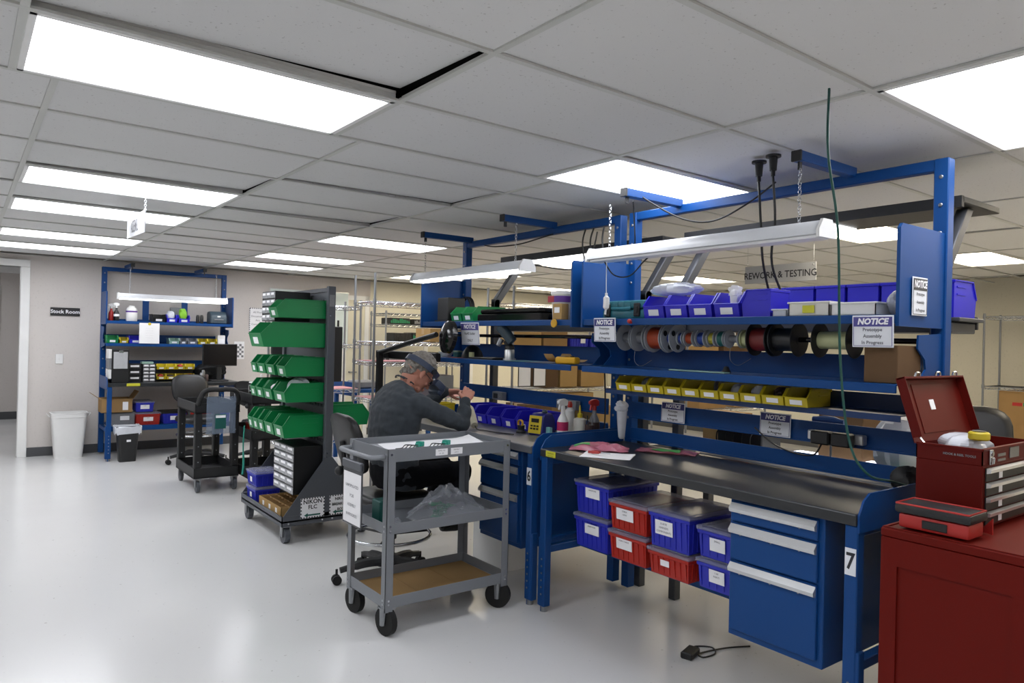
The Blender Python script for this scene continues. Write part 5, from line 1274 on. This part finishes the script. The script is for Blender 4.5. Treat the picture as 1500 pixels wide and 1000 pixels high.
# ================================================================ dark grey benches back to back with the blue ones (used from the far side)
def rear_bench(label,y0,L,canopy=True):
    e=empty('workbench',label,'workbench',(4.15,y0,0),PI/2)
    for x in (0,L-.05):
        g=G(); g.bx(x,x+.05,.70,.755,.0,1.88,.004); g.obj('upright','darkgray',e)
        g=G(); g.bx(x,x+.05,.02,.08,0,.86,.004); g.obj('leg','darkgray',e)
        if canopy:
            g=G(); g.prism([(.70,1.70),(.755,1.70),(.755,1.86),(.50,2.20),(.43,2.20),(.70,1.84)],'x',x,x+.05,.004); g.obj('canopy_arm','darkgray',e)
            g=G(); g.bx(x+.002,x+.048,.10,.69,.80,.855,.003); g.obj('top_support','darkgray',e)
    g=G(); g.bx(0,L,.0,.69,.86,.90,.006); g.obj('worktop','worktopgray',e)
    g=G(); g.bx(-.05,L+.02,.42,.69,1.672,1.689,.003); g.bx(-.02,L+.02,.40,.42,1.64,1.70,.003); g.obj('shelf','darkgray',e)
    g=G(); g.bx(-.02,L+.02,.44,.69,1.62,1.668,.004); g.obj('cable_channel','darkgray',e)
    if canopy:
        g=G(); g.bx(-.03,L+.03,.21,.63,2.205,2.235,.004); g.bx(-.03,L+.03,.62,.645,2.185,2.235); g.obj('canopy','blackplastic',e)
        g=G(); g.bx(.65,L-.10,.25,.58,2.196,2.2045); g.obj('canopy_light','lampglow',e)
    return e
rear_bench('dark grey bench with an overhead canopy behind bench 7',1.385,1.50)
rear_bench('dark grey bench with a canopy behind the soldering station and blue worktop bins',3.12,1.70)
RS=1.69
for i in range(6):
    hopper('%s blue bin from the right with its back to bench 7 on the rear shelf'%ORD[i],.152,.24,.17,'bin_blue',(3.735,1.45+.168*i,RS),PI/2,'blue bins on the rear bench shelf',0)
hopper('blue bin at the near end of the rear shelf seen from its side',.16,.20,.165,'bin_blue',(3.72,1.275+.0,RS),PI/2,None,0) if 0 else None
g=G(); g.bx(-.05,.05,-.03,.03,.001,.12,.004)
tag(g.obj('white_bag','clearbag2',None,(3.52,2.50,RS)),'small white bag standing left of the rear blue bins','bag')
# clutter on the rear worktops seen through the gaps
RW=.901
g=G(); g.bx(3.62,4.08,1.95,2.45,RW,RW+.008,.002); tag(g.obj('light_pad','sparkle'),'bright white light pad on the rear bench behind bench 7','light pad')
def board(label,c,w,l,rz,m='pcb',h=.012):
    e=empty('circuit_board',label,'circuit board',c,rz); g=G(); g.bx(-w/2,w/2,-l/2,l/2,0.001,.004); g.obj('bare_board',m,e)
    g=G(); r=random.Random(int(w*1e4+l*99))
    for k in range(9): a,b=r.uniform(.01,.03),r.uniform(.01,.03); g.box((r.uniform(-w*.4,w*.4),r.uniform(-l*.4,l*.4),.004+h/2),(a,b,h))
    g.obj('components','blackplastic',e); return e
board('green circuit board standing on the rear bench behind the black adapters',(3.62,1.62,RW),.16,.26,.2)
board('pale yellow circuit board on the bright light pad',(3.80,2.18,RW+.009),.15,.2,.4,'reelgreen')
board('green circuit board on the rear bench behind the left notice sign',(3.75,3.0,RW),.2,.24,.1)
e=empty('equipment_box','black test equipment box on the rear bench behind bench 7','test equipment',(3.75,2.66,RW),RQ)
g=G(); g.bx(-.16,.16,0,.2,.001,.14,.006); g.obj('equipment_case','blackplastic',e)
g=G()
for k in range(5): g.tube([(-.13+.06*k,-.001,.03),(-.14+.06*k,-.03,.05),(-.12+.06*k,-.05,.11),(-.09+.06*k,-.03,.14)],.004,6)
g.obj('test_leads','black',e)
g=G(); g.lathe([(.04,0),(.045,.06),(.04,.065)],(3.58,2.90,RW),n=20); tag(g.obj('metal_can','chrome'),'shiny metal can on the rear bench near the left notice sign','can')
carton('low brown carton on the rear bench right of the shiny can',(3.78,2.40,RW+.0) if 0 else (4.03,2.95,RW),(.26,.18,.2),RQ,'cardboard')
coil('cord_coil','orange air hose coiled on the rear bench behind the yellow bins','hose',(3.80,2.50,RW+.215) if 0 else (3.66,2.62,RW+.144),.07,.011,'orange',4)
bag('white_cloth','white crumpled cloth over equipment at the right of the rear bench','cloth',(3.85,1.72,RW),(.36,.26,.30),81,'paper',0,.12)
carton('brown carton on the rear bench behind the last yellow bins',(4.05,2.13,RW+.01),(.26,.2,.30),RQ,'cardboard3')
e=empty('task_lamp','silver task lamp lying behind the rail at the right of bench 7','lamp',(3.62,2.0,RW+.009),0)
g=G(); g.lathe([(.04,.0),(.04,.012),(.008,.016)],n=18); g.cyl((0,0,.015),(0,.0,.24),.006,n=8); g.obj('lamp_stem','steel',e); g=G(); g.tube([(0,-.07,.245),(0,.02,.25),(0,.1,.245)],[.015,.022,.018],10,3); g.obj('lamp_shade','metalblue',e)
g=G(); g.bx(3.46,3.52,3.55,4.30,RW,RW+.09,.004); tag(g.obj('cable_tray','black'),'low black cable tray on the rear bench behind the soldering station','tray')
carton('small brown carton on the rear bench left of the soldering station',(3.85,4.1,RW),(.3,.22,.16),RQ,'cardboard2')
# black channel beams of the rear benches at shelf height behind bench 6
g=G(); g.bx(-.03,.03,0,1.15,0,.07,.004); g.bx(-.04,.04,0,1.15,.075,.085); tag(g.obj('channel_beam','blackgloss',None,(3.60,3.72,RS+.011)),'long black channel beam on the rear bench shelf behind bench 6','case')
# hanging room sign
e=empty('hanging_sign','grey REWORK & TESTING sign hanging from the ceiling behind bench 7','sign',(5.6,3.60,2.185),RQ)
g=G(); g.bx(-.345,.345,-.004,.004,-.078,.078,.002); g.obj('sign_board','signgray',e); text('lettering','REWORK & TESTING',.082,'ink',e,(0,-.0048,-.012),bold=.0012,sx=.92)
for s in (-1,1):
    g=G(); g.sph((s*.32,-.005,.055),.007,n=8); g.cyl((s*.32,0,.075),(s*.32,0,.262),.0015,n=6); g.obj('hanger','chrome',e)
# ---------------------------------------------------------------- chrome wire racks
def wire_rack(label,c,rotz,L,D,H,shelves,liner={}):
    e=empty('wire_rack',label,'wire rack',c,rotz)
    for x in (0,L):
        for y in (0,D):
            g=G(); g.cyl((x,y,.0),(x,y,H),.0127,n=10); g.cyl((x,y,H),(x,y,H+.008),.014,n=10)
            for z in shelves: g.cyl((x,y,z-.02),(x,y,z+.025),.018,.016,n=10)
            g.obj('rack_post','steel',e)
    def sh(g):
        r=.0042
        for y in (0,D):
            for dz in (0,-.032): g.cyl((0,y,dz),(L,y,dz),r,n=5,cap=False)
            n=int(L/.05); 
            for i in range(n): g.cyl((L*i/n,y,0 if i%2 else -.032),(L*(i+1)/n,y,-.032 if i%2 else 0),.0026,n=4,cap=False)
        for x in (0,L):
            for dz in (0,-.032): g.cyl((x,0,dz),(x,D,dz),r,n=5,cap=False)
            n=int(D/.05)
            for i in range(n): g.cyl((x,D*i/n,0 if i%2 else -.032),(x,D*(i+1)/n,-.032 if i%2 else 0),.0026,n=4,cap=False)
        for i in range(1,int(L/.03)): g.cyl((L*i/int(L/.03),0,.004),(L*i/int(L/.03),D,.004),.0022,n=4,cap=False)
        for k in (.33,.66): g.cyl((0,D*k,-.002),(L,D*k,-.002),.004,n=4,cap=False)
    for k,z in enumerate(shelves):
        s=cached(('wsh',L,D),'wire_shelf',sh,'chrome',e,(0,0,z))
        if k in liner:
            g=G(); g.bx(.01,L-.01,.01,D-.01,.008,.011); g.obj('shelf_liner',liner[k],s)
    return e
wire_rack('chrome wire rack with a pink lined shelf right behind the bin rack',(2.72,7.85,0),0,.93,.45,1.97,[.35,.93,1.45,1.90],{1:'pink'})
wire_rack('tall chrome wire rack with pink lined shelves behind the seated man',(3.13,6.42,0),0,1.12,.45,2.17,[.35,.93,1.30,1.50,1.90],{1:'pink',2:'pink'})
wire_rack('chrome wire rack loaded with cartons behind bench 6',(4.42,5.87,0),0,1.5,.46,2.10,[.30,.66,1.04,1.43,1.93],{1:'clearbag2'})
wire_rack('chrome wire rack of black equipment against the back wall',(4.92,9.70,0),0,1.5,.5,1.95,[.35,.75,1.15,1.48,1.75,1.92])
wire_rack('chrome wire rack of cartons behind bench 7 toward the far wall',(6.35,5.2,0),0,1.5,.5,1.95,[.35,.8,1.25,1.62,1.90])
wire_rack('chrome wire rack with large cartons by the right wall',(9.72,2.1,0),0,.5,1.38,2.0,[.28,1.13,1.97])
def rc(label,x,y,z,w,l,h,m='cardboard2',rz=0,**k): return carton(label,(x,y,z+.0125),(w,l,h),rz,m,**k)
rc('wide brown carton on the upper shelf of the rack behind bench 6',4.64,6.1,1.43,.38,.38,.20,'cardboard2')
rc('second wide brown carton on the upper shelf of the rack behind bench 6',5.03,6.1,1.43,.34,.38,.23,'cardboard')
tub('left blue container on the upper shelf of the rack behind bench 6',.27,.36,.19,'tub_blue',(5.36,5.89,1.441),0,None,(.05,.12,.07,.05)); tub('right blue container on the upper shelf of the rack behind bench 6',.27,.36,.19,'tub_blue',(5.66,5.89,1.441),0,None,(.02,.12,.08,.05))
rc('tall brown carton on the middle shelf of the rack behind bench 6',4.98,6.1,1.04,.22,.36,.28,'cardboard3',mark='MEDICAL')
rc('pale brown carton right of the tall one on the middle shelf behind bench 6',5.24,6.1,1.04,.25,.36,.25,'cardboard2')
rc('light brown carton at the right end of the middle shelf behind bench 6',5.60,6.1,1.04,.36,.36,.27,'cardboard2',mark='S')
rc('big brown carton with a green sticker on the low shelf behind bench 6',5.38,6.1,.66,.44,.40,.31,'cardboard2',lab=(.05,.2,.05,.03))
rc('dark open carton on the low shelf behind bench 6',4.83,6.1,.66,.36,.36,.20,'cardboard3')
for k,x in enumerate((4.56,4.76)):
    e=empty('document_holder',('left','right')[k]+' framed document hung on the rack behind bench 6','document',(x,5.845,1.20),0)
    g=G(); g.bx(-.085,.085,-.006,0,-.13,.13,.002); g.obj('frame','blackplastic',e); g=G(); g.bx(-.075,.075,-.008,-.006,-.12,.12); g.obj('document_sheet','paper',e)
for i,(x,z,w,h) in enumerate(((4.65,1.93,.3,.12),)): pass
# gear on the back wall rack
rd=random.Random(21)
for k,(z,x,w,h) in enumerate(((1.75,5.2,.34,.10),(1.75,5.62,.36,.09),(1.48,5.25,.30,.14),(1.48,5.63,.42,.15),(1.15,5.2,.36,.13),(1.15,5.75,.30,.18))):
    e=empty('rack_module','%s black equipment module on the %s shelf of the back wall rack'%(('left','right')[k%2],{1.75:'upper',1.48:'second',1.15:'third'}[z]),'equipment',(x,9.78,z+.008),0)
    g=G(); g.bx(-w/2,w/2,0,.3,0,h,.006); g.obj('module_case','blackplastic',e)
    g=G()
    for j in range(int(w/.03)): g.bx(-w/2+.01+.03*j,-w/2+.028+.03*j,-.012,.0,.02,h*rd.uniform(.5,.95))
    g.obj('module_connectors',['pcb','wiregray','blackplastic'][k%3],e)
for k in range(3):
    e=empty('module_drawer',('top','middle','bottom')[k]+' grey module with a white tag stacked at the right of the back wall rack','equipment',(6.18,9.78,1.488+.081*(2-k)),0)
    g=G(); g.bx(-.13,.13,0,.3,0,.079,.003); g.obj('module_case','darkgray',e); g=G(); g.bx(-.03,.03,-.003,-.0002,.03,.055); g.obj('white_tag','paper',e)
# pieces on the pink lined shelves
g=G(); g.bx(3.62,3.78,6.5,6.62,1.3125,1.36,.004); tag(g.obj('small_box','noticeblue'),'small dark blue box on the upper pink shelf behind the man','box')
rc('brown carton on the middle shelf behind the magnifier lamp',3.9,6.62,1.50,.22,.3,.14,'cardboard2'); rc('second brown carton beside it behind the magnifier lamp',4.13,6.62,1.50,.18,.3,.12,'cardboard')
rc('grey carton on the lower pink shelf behind the man',3.95,6.63,.93,.3,.3,.22,'gray',tape=False)
# small blue bench numbered 5 far behind
e=station('workbench','small blue bench numbered 5 far behind the seated man',(4.05,8.55,0),RQ,1.0,(),rod=False,number=None,guard=(1,1)) if 0 else empty('workbench','small blue bench with a white number 5 far behind the man','workbench',(3.72,8.15,0),0)
g=G(); g.bx(0,1.1,0,.6,.86,.90,.004); g.obj('worktop','blue',e)
for x in (0,1.05):
    for y in (.0,.55): g=G(); g.bx(x,x+.05,y,y+.05,0,.86,.003); lg=g.obj('leg','blue',e)
g=G(); g.prism([(-.0,.82),(-.0,.92),(.06,.99),(.6,.99),(.6,.82)],'x',-.008,.0); g.obj('end_guard','blue',e)
text('number','5',.16,'inkwhite',e,(.27,-.012,.70),bold=.004)
g=G(); g.bx(.22,.32,-.009,-.0,.60,.82); g.obj('number_plate','blue_dark',e)
g=G(); g.bx(3.8,4.1,8.3,8.55,.901,1.0,.02); tag(g.obj('white_device','wiregray'),'pale grey device standing on the bench numbered 5','device')
# wire rack by the right wall: cartons
rc('huge brown carton with two colored stickers on the low shelf by the right wall',9.98,2.72,.28,.46,1.2,.80,'cardboard')
e=[o for o in bpy.data.objects if o.get('label','').startswith('huge brown')][0]
for k,(m,dy) in enumerate((('redbright',.42),('bin_green',.31))): g=G(); g.bx(-.2315,-.2302,dy-.06,dy+.04,.63,.67); g.obj('color_sticker',m,e)
carton('open brown carton on the upper shelf of the right wall rack',(9.98,2.55,1.141),(.44,.5,.36),0,'cardboard2',1)
rc('brown carton on the top shelf of the rack behind bench 7',6.7,5.45,1.62,.4,.36,.24,'cardboard2'); rc('white carton on the top shelf of the rack behind bench 7',7.15,5.45,1.62,.36,.36,.22,'white',tape=False,mark='range'); rc('brown carton at the right end of the top shelf behind bench 7',7.58,5.45,1.62,.36,.36,.25,'cardboard')
rc('wide brown carton on the second shelf of the rack behind bench 7',6.75,5.45,1.25,.5,.36,.27,'cardboard2'); rc('brown carton with a label on the second shelf of the rack behind bench 7',7.35,5.45,1.25,.5,.36,.28,'cardboard3',lab=(0,.12,.1,.06))
rc('brown carton on the third shelf of the rack behind bench 7',6.9,5.45,.8,.5,.38,.3,'cardboard'); rc('second brown carton on the third shelf of the rack behind bench 7',7.5,5.45,.8,.4,.38,.3,'cardboard2')
# door on the right wall behind the rack
g=G(); X=WX1-.002
for a,b in ((1.5,1.57),(2.43,2.5)): g.bx(X-.03,X,a,b,0,2.13)
g.bx(X-.03,X,1.5,2.5,2.06,2.13); d=rstruct('door_5',g,'trimwhite'); g=G(); g.bx(X-.02,X-.003,1.57,2.43,0,2.06); g.obj('door_leaf','cream',d); g=G(); g.cyl((X-.02,1.65,1.0),(X-.08,1.65,1.0),.012); g.cyl((X-.075,1.65,1.0),(X-.075,1.76,1.0),.01); g.obj('door_handle','steel',d)
task_chair('black task chair with its back showing behind the red tool chest',(4.75,1.75,0),-1.2,.52,(.78,1.2),0)
# grey air vent in the ceiling far away
e=empty('ceiling_vent','round grey air vent in the ceiling far behind bench 6','vent',(5.15,6.9,HC),0)
g=G(); 
for r in (.30,.22,.14): g.lathe([(r,-.006),(r-.02,-.03),(r-.045,-.03),(r-.02,-.006)],n=32,cap=False)
g.obj('vent_ring','wiregray',e,(0,0,0))
# ================================================================ red tool cabinet and chest at the right
e=empty('tool_cabinet','big dark red tool cabinet at the right edge of the photo','tool cabinet',(2.585,.775,0),0)
W,D,Hh=.80,.455,.915
g=G(); g.bx(0,W,0,D,.06,Hh-.03,.004)
g.bx(-.006,W+.006,-.006,D+.004,Hh-.035,Hh-.004,.004)
g.obj('cabinet_body','red',e)
g=G()
for y0,y1 in ((.0,.055),(D-.055,D)): g.bx(-.0085,.0,y0,y1,.06,Hh-.035)
for z0,z1 in ((.06,.14),(Hh-.13,Hh-.035)): g.bx(-.0085,.0,.055,D-.055,z0,z1)
g.obj('side_frame','red',e)
g=G(); 
for a,b,c,d in ((0,W,0,.012),(0,W,D-.012,D),(0,.012,.012,D-.012),(W-.012,W,.012,D-.012)): g.bx(a,b,c,d,Hh-.004,Hh+.0,.001)
g.obj('top_lip','red',e)
for k,(z0,z1) in enumerate(((.10,.34),(.36,.52),(.54,.68),(.70,.82))):
    g=G(); g.bx(.03,W-.03,-.012,-.001,z0,z1-.01,.003); dr=g.obj('drawer','red',e); g=G(); g.bx(.03,W-.03,-.03,-.012,z1-.04,z1-.012,.005); g.obj('handle','alu',dr)
for x in (.08,W-.08):
    for y in (.07,D-.07): g=G(); g.cyl((x-.02,y,.03),(x+.02,y,.03),.03,n=18); g.obj('wheel','blackrubber',e)
# chest
CHX,CHY,CHZ=2.83,1.008,.9165
e=empty('tool_chest','red tool chest with an open lid and silver drawer pulls','tool chest',(CHX,CHY,CHZ),0)
w,d,h=.53,.222,.278; t=.004
g=G(); g.bx(0,w,0,d,0,.222,.003)
g.bx(0,t,0,d,.222,h); g.bx(w-t,w,0,d,.222,h); g.bx(0,w,0,t,.222,h); g.bx(0,w,d-t,d,.222,h)
g.bx(-.003,t+.006,-.003,d,h-.006,h+.002,.001); g.bx(0,w,-.003,t+.006,h-.006,h+.002,.001)
g.obj('chest_body','redlid',e)
for k in range(4):
    z0=.012+.051*k; g=G(); g.bx(.02,w-.02,-.006,-.0005,z0,z0+.047,.001); dr=g.obj('drawer','blackplastic',e)
    g=G(); g.prism([(-.0065,z0+.028),(-.02,z0+.032),(-.022,z0+.043),(-.0065,z0+.047)],'x',.018,w-.018); g.obj('drawer_pull','alu',dr)
    g=G(); g.bx(.13,.16,-.0078,-.0065,z0+.004,z0+.026); g.obj('label_sticker','paper',dr)
for x in (.06,.46):
    g=G(); g.bx(x-.014,x+.014,-.008,-.0005,.222,.275,.002); g.cyl((x,-.012,.262),(x,-.008,.262),.009,n=12); g.tube([(x-.008,-.01,.225),(x-.008,-.013,.245),(x+.008,-.013,.245),(x+.008,-.01,.225)],.0025,6,2); g.obj('latch','chrome',e)
g=G(); g.bx(.13,.20,-.003,-.0005,.245,.255); g.bx(.13,.20,-.003,-.0005,.228,.236); g.bx(.24,.33,-.003,-.0005,.232,.27); g.obj('badge_plate','steel',e)
text('lettering','RED LINE TOOLS',.012,'wiregray',e,(-.0006,.085,.262),(PI/2,0,-PI/2),bold=.0003) if 0 else text('lettering','HOOK & REEL TOOLS',.011,'wiregray',e,(-.0008,.075,.25),(PI/2,0,-PI/2),bold=.0003)
# lid, hinged at the back and leaning away from the viewer
g=G(); g.bx(0,w,-.003,0,0,.25,.001); g.bx(0,w,-.035,-.003,.242,.25,.002); g.bx(0,.004,-.035,-.003,0.02,.25); g.bx(w-.004,w,-.035,-.003,0.02,.25)
g.bx(.10,w-.16,-.006,-.003,.03,.225,.002)
lid=g.obj('chest_lid','redlid',e,(0,d+.008,h-.006),0,(-.30,0,0))
g=G(); g.bx(.21,.25,-.0075,-.006,.12,.16); g.obj('white_sticker','paper',lid)
g=G()
for x in (.12,.30,.46): g.tube([(x-.02,-.03,.251),(x-.015,-.035,.263),(x+.015,-.035,.263),(x+.02,-.03,.251)],.004,6,2)
g.obj('lid_latch','chrome',lid)
g=G(); g.tube([(.01,.19,h-.01),(.012,.24,h+.05)],.004,6); g.obj('lid_stay','chrome',e)
bag('clear_bag','clear bag of parts inside the open red tool chest','bag',(CHX+.19,CHY+.125,CHZ+.2245),(.22,.15,.085),91,'clearbag2',.2,.15)
e=empty('tape_measure','yellow tape measure on top of the bag in the red chest','tape measure',(CHX+.115,CHY+.055,CHZ+.298),.3)
g=G(); g.lathe([(.0,.0),(.03,.001),(.035,.006),(.035,.026),(.03,.031),(0,.032)],n=24); g.obj('tape_case','stationyellow',e); g=G(); g.lathe([(.0,.0325),(.022,.033),(.022,.0345),(0,.035)],n=20); g.obj('badge','black',e)
# tool pouch beside the chest
e=empty('tool_case','red and black zipped tool case in front of the tool chest','case',(2.672,1.08,.9165),0)
g=G(); g.bx(-.06,.06,-.115,.11,.001,.05,.008,2); g.obj('case_base','redbright',e)
g=G(); g.bx(-.0655,-.0605,-.05,.03,.012,.04,.002); g.obj('case_clasp','blackplastic',e)
g=G(); g.bx(-.072,.072,-.125,.12,.052,.085,.010,2); g.obj('case_top','blackplastic',e)
g=G(); g.tube([(-.068,-.118,.0855),(.068,-.118,.0855),(.068,.114,.0855),(-.068,.114,.0855)],.0035,6,0,True); g.obj('piping','redbright',e)
g=G(); g.prism([(0,.055),(0,.0),(.055,.0)],'x',0,.004); tag(g.obj('red_bracket','redbright',None,(2.775,.955,.917),0,(0,0,-.5)),'small red folded plate leaning between the case and the tool chest','plate')
# dark bag hanging on the end of bench 7 behind the chest
bag('tool_bag','black tool bag on the right end of bench 7 behind the red chest','bag',(3.19,1.43,WT),(.11,.1,.11),95,'blackplastic',0,.15)
# ================================================================ camera, world, view
YAW=.6442; PIT=.0002; ROLL=.0235; F=1048.4
fw=Vector((math.sin(YAW)*math.cos(PIT),math.cos(YAW)*math.cos(PIT),math.sin(PIT)))
r0=Vector((math.cos(YAW),-math.sin(YAW),0)); u0=r0.cross(fw)
rr=r0*math.cos(ROLL)+u0*math.sin(ROLL); uu=u0*math.cos(ROLL)-r0*math.sin(ROLL)
cam=bpy.data.cameras.new('camera'); co=bpy.data.objects.new('camera',cam); COL.objects.link(co)
mt=Matrix((rr,uu,-fw)).transposed().to_4x4(); mt.translation=Vector((0,0,1.535)); co.matrix_world=mt
cam.sensor_width=36; cam.lens=F/1500*36; cam.clip_start=.05; cam.clip_end=100
SC.camera=co
w=bpy.data.worlds.new('world'); w.use_nodes=True; w.node_tree.nodes['Background'].inputs[0].default_value=(.5,.5,.52,1); w.node_tree.nodes['Background'].inputs[1].default_value=.02; SC.world=w
vs=SC.view_settings; vs.view_transform='Standard'; vs.look='None'; vs.gamma=1; vs.use_curve_mapping=False; vs.exposure=0
